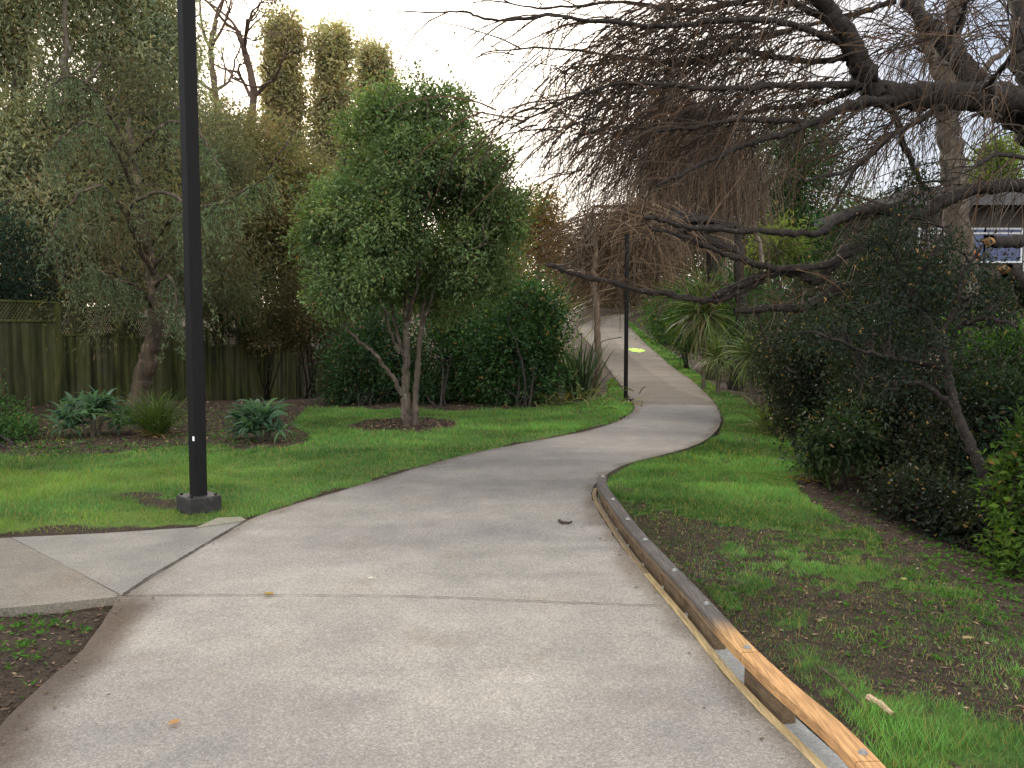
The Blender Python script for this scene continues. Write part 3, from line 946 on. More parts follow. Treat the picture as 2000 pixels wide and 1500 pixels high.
def block_mat():
    m, nt, out = newmat('black_painted_concrete')
    pos = geo_pos(nt)
    n = noise(nt, pos, 16, 7, 0.7); n2 = noise(nt, pos, 5, 3)
    r = ramp(nt, [(0.42, (0.008, 0.008, 0.009)), (0.58, (0.02, 0.018, 0.018)), (0.72, (0.075, 0.066, 0.06))]); L(nt, n, r.inputs[0])
    b = N(nt, 'ShaderNodeBsdfPrincipled'); b.inputs['Roughness'].default_value = 0.7
    L(nt, r.outputs[0], b.inputs['Base Color'])
    bp = N(nt, 'ShaderNodeBump'); bp.inputs['Strength'].default_value = 0.5; bp.inputs['Distance'].default_value = 0.01
    L(nt, n, bp.inputs['Height']); L(nt, bp.outputs[0], b.inputs['Normal'])
    L(nt, b.outputs[0], out.inputs[0])
    return m


M_BLOCK = block_mat()
pp = G(389, 1007)
lamp_post(np.array([pp[0], pp[1]]), 0.102, 5.2, 'tall thick black square post on a dark concrete block beside the lawn', (0.255, 0.16), math.radians(43), True)
pp = G(1222, 784)
lamp_post(np.array([pp[0], pp[1]]), 0.062, 3.1, 'slim distant black square post at the bend of the path', (0.26, 0.05), math.radians(20))


# ------------------------------------------------------------------ foliage helpers
def pick(pal, rng, n):
    pal = np.asarray(pal, float)
    k = rng.integers(0, len(pal), n); k2 = rng.integers(0, len(pal), n); t = rng.random(n)[:, None]
    return pal[k] * (1 - t) + pal[k2] * t


def crown(b, rng, blobs, n_clump, per, cr, Ln, Wd, pal, droop=0.0, shell=0.5, out=0.8, flat=1.0, jit=0.35, zmin=None):
    """leaf clumps spread through ellipsoid blobs [(centre, radii)]; returns clump centres"""
    vol = np.array([np.prod(r) ** (2 / 3) for _, r in blobs]); vol /= vol.sum()
    k = rng.choice(len(blobs), n_clump, p=vol)
    cen = np.array([c for c, _ in blobs])[k]; rad = np.array([r for _, r in blobs])[k]
    d = unit(rng.normal(size=(n_clump, 3)))
    rr = (shell + (1 - shell) * rng.random(n_clump) ** 0.7) * (0.82 + 0.3 * rng.random(n_clump) + 0.35 * (rng.random(n_clump) < 0.07))
    cc = cen + d * rad * rr[:, None]
    if zmin is not None:
        cc[:, 2] = np.maximum(cc[:, 2], zmin + 0.05 + 0.2 * rng.random(n_clump))
    outd = unit(d / rad)
    n = n_clump * per
    size = np.repeat(0.6 + 0.8 * rng.random(n_clump), per)
    off = rng.normal(size=(n, 3)) * cr * size[:, None] * np.array([1, 1, flat])
    pos = np.repeat(cc, per, 0) + off
    D = unit(np.repeat(outd, per, 0) * out + rng.normal(size=(n, 3)) * 0.8 + unit(off) * 0.6 + np.array([0, 0, -droop]))
    Nn = unit(np.repeat(outd, per, 0) * 0.5 + np.array([0, 0, 0.8]) + rng.normal(size=(n, 3)) * 0.5)
    c = np.repeat(pick(pal, rng, n_clump), per, 0)
    c = c * (1 - jit + 2 * jit * rng.random((n, 1)))
    dead = rng.random(n) < 0.025
    c[dead] = np.array([0.17, 0.11, 0.05]) * (0.6 + 0.7 * rng.random((dead.sum(), 1)))
    if zmin is not None:
        pos[:, 2] = np.maximum(pos[:, 2], zmin)
    b.leaves(pos, D, Nn, Ln * (0.6 + 0.8 * rng.random(n)), Wd * (0.6 + 0.8 * rng.random(n)), c)
    return cc


def lobes(rng, blobs, n, r):
    """break big crown masses into irregular lobes"""
    out = []
    w_ = np.array([np.prod(q_) ** (2 / 3) for _, q_ in blobs]); w_ /= w_.sum()
    for _ in range(n):
        c, q_ = blobs[rng.choice(len(blobs), p=w_)]
        d = unit(rng.normal(size=3)); k = r * (0.55 + 0.9 * rng.random())
        out.append((c + d * q_ * (0.55 + 0.45 * rng.random()), np.array([k * 1.15, k * 1.15, k * 0.8])))
    return out


def limb(b, pts, radii, sides=8, n=6, C=None, wob=0.0, rng=None):
    pts = np.asarray(pts, float)
    Pn = catmull(pts, n)
    R = np.interp(np.linspace(0, len(pts) - 1, len(Pn)), np.arange(len(pts)), radii)
    if wob and rng is not None:
        w = rng.normal(size=Pn.shape) * wob; w[0] = 0
        Pn = Pn + w
        R = R * (0.9 + 0.2 * rng.random(len(R)))
    b.tubes(Pn, R, sides, C)
    return Pn, R


def branchlets(b, rng, hubs, targets, r0=0.018, r1=0.004, C=None, sag=0.08):
    """thin branches joining foliage clumps to the closest hub point"""
    hubs = np.asarray(hubs); out = []
    for t in targets:
        d = np.linalg.norm(hubs - t, axis=1) + np.maximum(0, hubs[:, 2] - t[2]) * 1.5
        a = hubs[np.argmin(d)]
        u = np.linspace(0, 1, 5)[:, None]
        p = a * (1 - u) + t * u
        L_ = np.linalg.norm(t - a)
        p[1:4] += rng.normal(size=(3, 3)) * 0.06 * L_
        p[:, 2] += np.sin(u[:, 0] * math.pi) * sag * L_
        out.append(p)
    if out:
        Ps = np.array(out)
        R = np.linspace(r0, r1, 5)[None] * (0.6 + 0.8 * rng.random((len(out), 1)))
        b.tubes(Ps, R, 4, C)


def twig_arcs(b, rng, starts, dirs, Ln, r0, pal, droop=0.35, seg=7, wob=0.07, clear=None):
    n = len(starts); s = np.linspace(0, 1, seg)
    Lg = Ln * (0.45 + 0.9 * rng.random(n))
    d = unit(dirs)
    Ps = np.zeros((n, seg, 3)); Ps[:, 0] = starts
    cur = d.copy()
    dr = droop * (0.3 + 1.2 * rng.random(n))
    for k in range(1, seg):
        cur = unit(cur + rng.normal(size=(n, 3)) * wob + np.stack([np.zeros(n), np.zeros(n), -dr / seg * 1.8], 1))
        Ps[:, k] = Ps[:, k - 1] + cur * (Lg / (seg - 1))[:, None]
    R = r0 * (0.6 + 0.7 * rng.random(n))[:, None] * (1 - 0.75 * s)[None]
    c = pick(pal, rng, n)
    k = np.ones(n, bool)
    if clear is not None:
        # twigs that would hang into the pruned clearance over the path are gone
        k = ((Ps[:, :, 2].min(1) > clear + 0.25 * rng.random(n)) | (Ps[:, 0, 0] > 3.3)) & (rng.random(n) < np.interp(Ps[:, :, 0].min(1), [-1.3, -0.6, 0.1, 0.8], [0.03, 0.4, 0.8, 1.0]))
    if k.any(): b.tubes(Ps[k], R[k], 3, c[k])
    return Ps[k]


def gz(x, y):
    return float(h(x, y))


DARKG = [(0.018, 0.042, 0.016), (0.026, 0.06, 0.02), (0.034, 0.075, 0.026), (0.022, 0.05, 0.024)]
MIDG = [(0.032, 0.075, 0.02), (0.045, 0.1, 0.028), (0.055, 0.115, 0.03), (0.036, 0.085, 0.03)]
LITEG = [(0.07, 0.15, 0.03), (0.09, 0.18, 0.035), (0.055, 0.13, 0.03)]
CONIF = [(0.24, 0.28, 0.2), (0.3, 0.34, 0.24), (0.32, 0.31, 0.21), (0.2, 0.24, 0.165), (0.33, 0.29, 0.2)]  # conifer greens lightened and greyed to stand for glare haze
OLIVE = [(0.24, 0.25, 0.12), (0.29, 0.275, 0.125), (0.2, 0.195, 0.11), (0.28, 0.22, 0.14)]  # olive tones lightened likewise, veil of glare put into the leaf colour
BROWN = [(0.11, 0.07, 0.035), (0.14, 0.085, 0.04), (0.08, 0.06, 0.03), (0.16, 0.11, 0.055)]


def blob(px, py, Y, rx, ry, rdepth):
    """ellipsoid seen at px,py at Y metres with half sizes in photo pixels, depth half size in metres"""
    s = Y / F
    return (P(px, py, Y), np.array([rx * s, rdepth, ry * s]))


def shrub(name, label, cat, px, base_py, blobs, seed, n_clump, per, pal, Ln=0.06, Wd=0.03, cr=0.11, mat=None, group=None, stems=5, Y=None, droop=0.0, shell=0.45):
    rng = np.random.default_rng(seed)
    if Y is None:
        g = G(px, base_py)
    else:
        x = (px - CX) / F * Y; g = np.array([x, Y, gz(x, Y)])
    t = thing(name, g, label, cat, group)
    b = MB()
    cc = crown(b, rng, blobs, n_clump, per, cr, Ln, Wd, pal, droop, shell, zmin=g[2])
    b.build('foliage', mat or M_LEAF, t, loc=g)
    b = MB(); hubs = []
    for k in range(stems):
        c, r = blobs[rng.integers(len(blobs))]
        top = c + np.array([rng.normal() * 0.4, rng.normal() * 0.4, 0.2]) * r
        p = [g + np.array([rng.normal() * 0.08, 0.15 + rng.normal() * 0.08, -0.03]), g * 0.5 + top * 0.5 + rng.normal(size=3) * 0.06, top]
        Pn, _ = limb(b, p, [0.025, 0.018, 0.008], 5, 5, None, 0.01, rng); hubs.append(Pn)
    branchlets(b, rng, np.vstack(hubs), cc[rng.choice(len(cc), min(len(cc), 50), replace=False)], 0.01, 0.003)
    hi = cc[rng.choice(len(cc), min(len(cc), 110), replace=False)]
    if px != 8: twig_arcs(b, rng, hi - [0, 0, 0.1], rng.normal(size=hi.shape) * 0.6 + [0, -0.2, 0.8], 0.30 * float(blobs[0][1][2]) + 0.22, 0.005, [(0.5, 0.5, 0.5)], 0.2)
    b.build('stems', M_WBARK, t, loc=g)
    return t


# ------------------------------------------------------------------ round evergreen tree on the lawn
def round_tree():
    rng = np.random.default_rng(101)
    g = TREE0.copy(); Y0 = g[1]
    t = thing('evergreen_tree', g, 'dense round crowned evergreen with twin grey stems in a mulch ring on the lawn', 'tree')
    b = MB(); hubs = []
    q = lambda px, py, dy=0.0: P(px, py, Y0 + dy)
    base = g + np.array([0, 0, -0.05])
    stems = [
        ([base + [-0.03, 0, 0], q(793, 790), q(792, 730, .02), q(795, 680, .05), q(793, 610, .1), q(800, 520, .1), q(790, 420, .1), q(775, 300, 0.1)], [0.105, 0.085, 0.07, 0.062, 0.05, 0.04, 0.03, 0.012]),
        ([base + [0.05, 0.03, 0], q(812, 780, .05), q(815, 720, .1), q(822, 650, .15), q(828, 590, .2), q(850, 520, .3), q(890, 450, .4), q(930, 380, .5)], [0.095, 0.06, 0.052, 0.046, 0.04, 0.032, 0.025, 0.01]),
        ([q(786, 770), q(762, 730, -.1), q(730, 690, -.2), q(690, 655, -.3), q(650, 600, -.4), q(620, 540, -.5)], [0.05, 0.036, 0.03, 0.025, 0.018, 0.008]),
        ([q(793, 700), q(778, 660, .2), q(765, 600, .3), q(740, 520, .4), q(700, 430, .5), q(670, 340, .5)], [0.045, 0.036, 0.03, 0.025, 0.02, 0.008]),
        ([q(824, 640, .15), q(850, 560, -.1), q(870, 520, -.3), q(905, 500, -.4), q(950, 470, -.5)], [0.035, 0.028, 0.022, 0.018, 0.008]),
        ([q(795, 640, .1), q(812, 560, -.2), q(820, 480, -.4), q(840, 380, -.5), q(850, 280, -.4)], [0.04, 0.03, 0.025, 0.02, 0.008]),
        ([q(780, 690), q(760, 640, -.3), q(745, 590, -.5), q(700, 540, -.8)], [0.03, 0.024, 0.02, 0.01]),
    ]
    for pts, rad in stems:
        Pn, _ = limb(b, pts, np.array(rad) * 0.8, 9, 7, None, 0.008, rng); hubs.append(Pn[len(Pn) // 3:])
    hubs = np.vstack(hubs)
    blobs = [blob(812, 195, Y0, 62, 55, 0.7), blob(765, 285, Y0, 75, 80, 0.9), blob(850, 265, Y0 + .1, 85, 80, 0.9), blob(735, 390, Y0 - .1, 80, 85, 1.0), blob(900, 340, Y0 + .3, 85, 80, 0.9),
             blob(945, 420, Y0 + .3, 78, 95, 0.9), blob(685, 470, Y0 - .2, 60, 75, 0.9), blob(740, 490, Y0 - .5, 90, 75, 0.8), blob(690, 550, Y0 - .3, 62, 50, 0.8),
             blob(935, 510, Y0 + .2, 80, 62, 0.8), blob(975, 430, Y0 + .3, 36, 70, 0.7), blob(640, 500, Y0 - .2, 36, 55, .6), blob(655, 420, Y0, 36, 50, .6), blob(790, 350, Y0 - .4, 90, 80, 0.6), blob(780, 545, Y0 + .5, 80, 60, 0.6), blob(880, 330, Y0 - .3, 60, 50, .5), blob(850, 575, Y0 + .6, 60, 50, .5)]
    f = MB()
    pal = [(0.085, 0.135, 0.06), (0.115, 0.175, 0.076), (0.07, 0.11, 0.052), (0.15, 0.2, 0.085)]
    lb = lobes(rng, blobs, 130, 0.32)
    cc = crown(f, rng, lb, 4300, 32, 0.072, 0.06, 0.032, pal, 0.15, 0.5)
    # keep two windows of sky through the crown open
    f.build('crown', M_LEAF, t, loc=g)
    branchlets(b, rng, hubs, cc[::12], 0.014, 0.004)
    b.build('trunk', M_BARK, t, smooth=True, loc=g)


round_tree()

# ------------------------------------------------------------------ fence
FA, FB = np.array([-8.66, 15.0]), np.array([-6.23, 30.0])


def fence_at(px):
    k = (px - CX) / F; sl = (FB[0] - FA[0]) / (FB[1] - FA[1])
    Yv = (FA[0] - sl * FA[1]) / (k - sl)
    return np.array([FA[0] + sl * (Yv - FA[1]), Yv])


M_FENCE = None


def fence_mat():
    m, nt, out = newmat('mossy_fence_timber')
    pos = geo_pos(nt)
    a = N(nt, 'ShaderNodeAttribute', attribute_name='Col')
    mp = N(nt, 'ShaderNodeMapping'); mp.inputs['Scale'].default_value = (1, 1, 0.18); L(nt, pos, mp.inputs[0])
    n = noise(nt, mp.outputs[0], 9, 7, 0.7); n2 = noise(nt, pos, 1.1, 4, 0.6)
    r = ramp(nt, [(0.3, (0.55, 0.58, 0.55)), (0.7, (1.45, 1.4, 1.25))]); L(nt, n, r.inputs[0])
    c = mixc(nt, 1.0, a.outputs['Color'], r.outputs[0], 'MULTIPLY')
    r2 = ramp(nt, [(0.42, (0, 0, 0)), (0.62, (0.85,) * 3)]); L(nt, n2, r2.inputs[0])
    c = mixc(nt, r2.outputs[0], c, mixc(nt, 1.0, c, (0.85, 1.0, 0.5), 'MULTIPLY'))
    n3 = noise(nt, mp.outputs[0], 2.1, 4, 0.6)
    r3 = ramp(nt, [(0.5, (1, 1, 1)), (0.66, (0.32, 0.36, 0.36))]); L(nt, n3, r3.inputs[0])
    c = mixc(nt, 1.0, c, r3.outputs[0], 'MULTIPLY')
    b = N(nt, 'ShaderNodeBsdfPrincipled'); b.inputs['Roughness'].default_value = 0.9; b.inputs['Specular IOR Level'].default_value = 0.15
    L(nt, c, b.inputs['Base Color'])
    L(nt, b.outputs[0], out.inputs[0])
    return m


M_FENCE = fence_mat()


def build_fence():
    rng = np.random.default_rng(7)
    # (px of post, px of next post, solid top py, lattice top py) traced from the photograph
    segs = [(-330, -170, 618, 572), (-170, -20, 622, 580), (-20, 112, 628, 590), (112, 225, 655, 602), (225, 338, 660, 622), (338, 404, 668, 640), (404, 484, 676, 648),
            (484, 507, 681, 652), (507, 557, 682, 655), (557, 600, 692, 668), (600, 642, 702, 684), (642, 690, 706, 690)]
    g0 = fence_at(110)
    t = thing('timber_fence', (g0[0], g0[1], gz(*g0)), 'mossy green brown timber paling fence with lattice top stepping down behind the garden bed', 'fence')
    lo = np.array(t.location)
    for (pa, pb, st, lt) in segs:
        a = fence_at(pa); c = fence_at(pb); mid = (a + c) / 2
        pm = (pa + pb) / 2
        zt = P(pm, st, mid[1])[2]; zl = P(pm, lt, mid[1])[2]
        zb = min(gz(*a), gz(*c)) - 0.05
        d = unit(c - a); nrm = np.array([d[1], -d[0]]); Ln = np.linalg.norm(c - a)
        rz = math.atan2(d[1], d[0])
        n = max(3, int(round(Ln / 0.105))); w = Ln / n
        b = MB()
        for k in range(n):
            p = a + d * w * (k + 0.5) + nrm * (0.0 + 0.008 * (k % 2))
            cc = np.array([0.072, 0.071, 0.045]) * (0.45 + 0.9 * rng.random())
            b.box((p[0], p[1], (zb + zt) / 2 + rng.normal() * 0.004), (w - 0.007, 0.018, zt - zb), rz, C=cc)
        b.build('paling_panel', M_FENCE, t, loc=lo)
        b = MB()
        p = mid - nrm * 0.04
        for pz_, zz, th, hh_ in ((p, zt - 0.2, 0.045, 0.09), (mid + nrm * 0.012, zt + 0.02, 0.04, 0.045), (mid + nrm * 0.012, zl + 0.015, 0.04, 0.035)):
            b = MB(); b.box((pz_[0], pz_[1], zz), (Ln - 0.02, th, hh_), rz, C=(0.085, 0.085, 0.042)); b.build('rail', M_FENCE, t, loc=lo)
        b = MB(); H = zl - zt - 0.04; z0 = zt + 0.04
        pitch = 0.085
        kk = np.arange(-int(H / pitch) - 1, int(Ln / pitch) + 1)
        for sgn in (1, -1):
            for k in kk:
                u0 = k * pitch; u1 = u0 + H
                # clip the diagonal strip to the panel
                s0, s1 = max(0, -u0 / H), min(1, (Ln - u0) / H)
                if s1 - s0 < 0.05: continue
                A = u0 + H * s0; B_ = u0 + H * s1
                za, zb2 = z0 + H * s0, z0 + H * s1
                if sgn < 0: za, zb2 = z0 + H - H * s0, z0 + H - H * s1
                off = nrm * (0.012 + 0.008 * sgn)
                pa_ = [*(a + d * A + off), za]; pb_ = [*(a + d * B_ + off), zb2]
                b.bar(pa_, pb_, 0.007, 0.026, C=np.array([0.07, 0.068, 0.04]) * (0.6 + 0.6 * rng.random()))
        b.build('lattice_panel', M_FENCE, t, loc=lo)
        b = MB(); p = a + nrm * 0.02
        b.box((p[0], p[1], (zb + zl) / 2 + 0.05), (0.09, 0.09, zl - zb + 0.1), rz, C=(0.08, 0.08, 0.04)); b.build('post', M_FENCE, t, loc=lo)


build_fence()


# ------------------------------------------------------------------ strap leaved plants
def straps(b, rng, c, n, Ln, Wd, pal, up=(0.2, 1.2), bend=0.9, spread=0.05, seg=7):
    """n arching strap leaves from c"""
    az = rng.random(n) * 2 * math.pi
    el = up[0] + (up[1] - up[0]) * rng.random(n)
    Lg = Ln * (0.55 + 0.6 * rng.random(n))
    s = np.linspace(0, 1, seg)
    ang = el[:, None] - bend * (0.4 + 0.9 * rng.random(n))[:, None] * s[None] ** 1.6
    dr = np.cos(ang); dz = np.sin(ang)
    ds = Lg[:, None] / (seg - 1)
    R = np.concatenate([np.zeros((n, 1)), np.cumsum(dr[:, :-1] * ds, 1)], 1); Zz = np.concatenate([np.zeros((n, 1)), np.cumsum(dz[:, :-1] * ds, 1)], 1)
    twist = rng.normal(size=(n, 1)) * 0.25 * s[None]
    Ps = np.stack([np.cos(az[:, None] + twist) * R, np.sin(az[:, None] + twist) * R, Zz], -1) + np.asarray(c)
    Ps += (rng.normal(size=(n, 1, 3)) * spread * np.array([1, 1, 0.3]))
    w = Wd * (0.7 + 0.5 * rng.random(n))[:, None] * (np.minimum(1, 0.55 + 2 * s) * (1 - s ** 2.5) + 0.02)[None]
    tl = rng.normal(size=n) * 0.5
    S = np.stack([-np.sin(az) * np.cos(tl), np.cos(az) * np.cos(tl), np.sin(tl)], 1)
    c_ = pick(pal, rng, n) * (0.65 + 0.7 * rng.random((n, 1)))
    b.ribbons(Ps, w, S, c_)


def rosette_plant(px, py, wpx, hpx, seed, label):
    rng = np.random.default_rng(seed)
    g = G(px, py); s = g[1] / F
    t = thing('broadleaf_clump', g, label, 'plant', 'broad leaved clumps along the fence bed')
    b = MB()
    w = wpx * s; hh = hpx * s
    pal = [(0.06, 0.12, 0.078), (0.048, 0.095, 0.064), (0.1, 0.165, 0.115), (0.06, 0.115, 0.06)]
    for k in range(17):
        a = rng.random() * 6.28; r = 0.34 * w * math.sqrt(rng.random())
        c = g + np.array([r * math.cos(a), r * math.sin(a) * 0.8, hh * (0.12 + 0.55 * max(0, 1 - (r / (0.36 * w)) ** 2)) * (0.75 + 0.35 * rng.random())])
        straps(b, rng, c, 20, 0.30, 0.058, pal, (-0.1, 1.25), 1.9, 0.03)
    b.build('leaves', M_SOFT, t, loc=g)
    b = MB()
    for k in range(8):
        a = rng.random() * 6.28; r = 0.2 * w
        limb(b, [g + [0.3 * r * math.cos(a), 0.3 * r * math.sin(a), -0.02], g + [0.6 * r * math.cos(a), 0.6 * r * math.sin(a), hh * 0.4]], [0.014, 0.01], 5, 4)
    b.build('stems', M_BARK, t, loc=g)


rosette_plant(180, 852, 195, 118, 301, 'large blue green broad leaved clump in front of the fence, left of the grass tuft')
rosette_plant(514, 860, 165, 95, 302, 'smaller blue green broad leaved clump in the bed right of the near post')


def tussock(name, px, py, n, Ln, Wd, pal, seed, label, cat='plant', up=(0.6, 1.5), bend=1.3, spread=0.06, mat=None, group=None, Y=None):
    rng = np.random.default_rng(seed)
    if Y is None: g = G(px, py)
    else:
        x = (px - CX) / F * Y; g = np.array([x, Y, gz(x, Y)])
    t = thing(name, g, label, cat, group)
    b = MB(); straps(b, rng, g + [0, 0, 0.02], n, Ln, Wd, pal, up, bend, spread); b.build('leaves', mat or M_STRAP, t, loc=g)
    b = MB(); straps(b, rng, g + [0, 0, 0.0], max(10, n // 8), Ln * 0.6, Wd, [(0.22, 0.15, 0.07), (0.16, 0.1, 0.05)], (0.0, 0.7), 1.0, spread); b.build('dead_leaves', mat or M_STRAP, t, loc=g)
    return t


tussock('grass_tussock', 305, 852, 420, 0.75, 0.012, [(0.05, 0.085, 0.018), (0.075, 0.11, 0.025), (0.035, 0.06, 0.015)], 303, 'fine leaved green grass tuft at the foot of the leaning trunk')
tussock('flax_plant', 1130, 780, 80, 1.15, 0.07, [(0.045, 0.07, 0.034), (0.06, 0.09, 0.045), (0.03, 0.05, 0.028)], 304, 'dark spiky flax clump beside the far bend of the path', up=(0.95, 1.5), bend=0.35, spread=0.12)
tussock('ground_plant', 1136, 796, 160, 0.5, 0.028, [(0.09, 0.1, 0.03), (0.06, 0.085, 0.025), (0.13, 0.12, 0.05)], 305, 'low straggly bronze green clump below the flax', up=(0.1, 1.0), bend=1.6, spread=0.5)


def cabbage_tree(px, base_py, head_py, n, Ln, Wd, seed, label, pal=None, Y=None):
    rng = np.random.default_rng(seed)
    if Y is None: g = G(px, base_py)
    else:
        x = (px - CX) / F * Y; g = np.array([x, Y, gz(x, Y)])
    head = P(px, head_py, g[1])
    t = thing('cabbage_tree', g, label, 'tree', 'spiky cabbage trees along the right bank')
    b = MB(); limb(b, [g - [0, 0, 0.05], g * 0.5 + head * 0.5 + [0.01, 0, 0], head], [0.05, 0.04, 0.035], 7, 6, None, 0.004, rng); b.build('trunk', M_BARK, t, loc=g)
    pal = pal or [(0.07, 0.105, 0.03), (0.1, 0.14, 0.042), (0.05, 0.08, 0.028), (0.15, 0.175, 0.075)]
    b = MB()
    straps(b, rng, head, n, Ln, Wd, pal, (-0.9, 1.5), 1.3, 0.04)
    straps(b, rng, head, n // 2, Ln * 0.9, Wd, [(0.09, 0.11, 0.04), (0.12, 0.12, 0.05)], (-1.3, -0.3), 0.8, 0.05)
    b.build('crown', M_STRAP, t, loc=g)


cabbage_tree(1402, 774, 700, 210, 0.6, 0.028, 401, 'small cabbage tree on a thin stem at the lawn edge beyond the bend')
cabbage_tree(1375, 690, 612, 280, 1.2, 0.042, 402, 'larger cabbage tree with drooping pale leaf tips behind the small one', Y=19.5)
cabbage_tree(1470, 735, 690, 190, 0.8, 0.03, 403, 'low cabbage tree half hidden at the left of the dark shrubs', Y=15.5)
tussock('flax_plant', 1505, 800, 60, 0.9, 0.03, [(0.1, 0.12, 0.04), (0.07, 0.1, 0.03)], 404, 'pale strappy tuft under the dark shrubs by the right lawn', up=(0.3, 1.4), bend=1.5, Y=12.2)
tussock('flax_plant', 1610, 905, 60, 0.75, 0.028, [(0.06, 0.09, 0.03), (0.1, 0.12, 0.05)], 405, 'strappy tuft beside the sapling on the right mulch', up=(0.2, 1.4), bend=1.3, Y=8.6)


def sapling():
    rng = np.random.default_rng(406)
    g = G(1651, 958); t = thing('leafy_sapling', g, 'dark leafy sapling on a thin straight stem in the right mulch', 'sapling')
    top = P(1648, 800, g[1])
    b = MB(); Pn, _ = limb(b, [g - [0, 0, .04], P(1648, 890, g[1]), top], [0.02, 0.016, 0.008], 6, 8, None, 0.003, rng)
    f = MB(); cc = crown(f, rng, [blob(1640, 850, g[1], 70, 42, 0.32), blob(1600, 880, g[1], 45, 28, 0.25), blob(1690, 880, g[1], 40, 28, 0.25)], 90, 22, 0.06, 0.075, 0.034, [(0.014, 0.03, 0.014), (0.022, 0.042, 0.018), (0.03, 0.05, 0.02)], 0.5)
    branchlets(b, rng, Pn[len(Pn) // 2:], cc[::2], 0.008, 0.003)
    b.build('stem', M_WBARK, t, loc=g); f.build('foliage', M_LEAF, t, loc=g)


sapling()

# ------------------------------------------------------------------ shrubs behind the lawn, left and centre
DS = 'dark shrubs behind the left lawn'
shrub('evergreen_shrub', 'broad dark evergreen shrub between the round tree and the flax', 'shrub', 1030, 800, [blob(1022, 640, 17, 82, 92, 1.3), blob(965, 700, 16.6, 75, 80, 1.0), blob(1048, 720, 17, 56, 70, 1.0), blob(1000, 762, 16.3, 90, 40, .7)], 501, 620, 34, DARKG + [(0.04, 0.1, 0.03)], 0.09, 0.045, 0.13, group=DS)
shrub('evergreen_shrub', 'tall dark shrub directly behind the stems of the round tree', 'shrub', 860, 800, [blob(860, 700, 17.2, 80, 90, 1.0), blob(905, 640, 17.8, 60, 70, 1.0), blob(850, 770, 16.6, 75, 34, .6)], 502, 420, 34, DARKG, 0.08, 0.04, 0.13, group=DS)
shrub('evergreen_shrub', 'dark shrub covering the end of the fence, left of the round tree', 'shrub', 710, 795, [blob(705, 710, 16.8, 70, 80, 1.0), blob(755, 690, 17.3, 55, 95, 1.0), blob(690, 770, 16.3, 60, 34, .6)], 503, 420, 34, DARKG + [(0.02, 0.045, 0.03)], 0.08, 0.04, 0.13, group=DS)
shrub('brown_shrub', 'thin brownish leaved bush above the fence, left of the round tree', 'shrub', 600, 790, [blob(600, 600, 21, 80, 80, 1.4), blob(560, 640, 20.5, 55, 40, 1.0), blob(650, 640, 20, 60, 60, 1.2)], 504, 420, 28, [(0.05, 0.05, 0.026), (0.07, 0.052, 0.03), (0.04, 0.05, 0.024), (0.085, 0.06, 0.035)], 0.08, 0.035, 0.16, M_SOFT, Y=21.5)
shrub('leafy_shrub', 'low green shrub at the far left end of the fence bed', 'shrub', 8, 880, [blob(5, 850, 11.2, 42, 38, 0.45), blob(-30, 820, 11.4, 50, 60, 0.5), blob(35, 872, 11, 26, 18, .3)], 505, 150, 30, MIDG, 0.05, 0.026, 0.07)
shrub('blue_shrub', 'dark bluish shrub hanging over the left end of the fence', 'shrub', 15, 800, [blob(10, 520, 16.2, 90, 110, 1.2), blob(-60, 560, 16, 90, 120, 1.2), blob(50, 590, 16.4, 50, 50, .9)], 506, 420, 32, [(0.022, 0.042, 0.036), (0.03, 0.055, 0.045), (0.02, 0.036, 0.028)], 0.07, 0.035, 0.15, M_SOFT, Y=16.9)
shrub('brown_shrub', 'russet leaved bush spilling over the lattice right of the near post', 'shrub', 515, 760, [blob(520, 650, 24, 40, 22, 0.8), blob(560, 630, 24.5, 36, 24, .8)], 507, 110, 30, BROWN + OLIVE, 0.09, 0.045, 0.15, M_SOFT, Y=25)
shrub('leafy_shrub', 'green leafy bush behind the fence, right of the near post', 'shrub', 440, 780, [blob(445, 600, 23, 60, 60, 1.3), blob(490, 570, 23.5, 60, 60, 1.3), blob(400, 560, 22.5, 60, 70, 1.3)], 508, 360, 30, [(0.05, 0.07, 0.03), (0.07, 0.085, 0.035), (0.04, 0.06, 0.028)], 0.09, 0.04, 0.17, M_SOFT, Y=24)


# ------------------------------------------------------------------ tall trees
def tall_tree(name, label, cat, px, Y, trunk_px, trunk_r, blobs, seed, n_clump, per, pal, Ln, Wd, cr, droop=0.0, mat=None, bark=None, group=None, limbs=(), shell=0.35, tw=0.02, out=0.8):
    rng = np.random.default_rng(seed)
    x = (px - CX) / F * Y; g = np.array([x, Y, gz(x, Y)])
    t = thing(name, g, label, cat, group)
    b = MB(); hubs = []
    pts = [g - [0, 0, 0.1]] + [P(a, c, Y) for a, c in trunk_px]
    Pn, _ = limb(b, pts, np.linspace(trunk_r, trunk_r * 0.25, len(pts)), 9, 7, None, 0.02, rng); hubs.append(Pn)
    for lp, r in limbs:
        Pn, _ = limb(b, [P(a, c, Y + dy) for a, c, dy in lp], np.linspace(r, r * 0.3, len(lp)), 7, 6, None, 0.012, rng); hubs.append(Pn)
    f = MB(); cc = crown(f, rng, blobs, n_clump, per, cr, Ln, Wd, pal, droop, shell, out)
    branchlets(b, rng, np.vstack(hubs), cc[rng.choice(len(cc), min(len(cc), 110), replace=False)], tw, tw * 0.3)
    b.build('trunk', bark or M_BARK, t, loc=g)
    f.build('crown', mat or M_SOFT, t, loc=g)
    return t


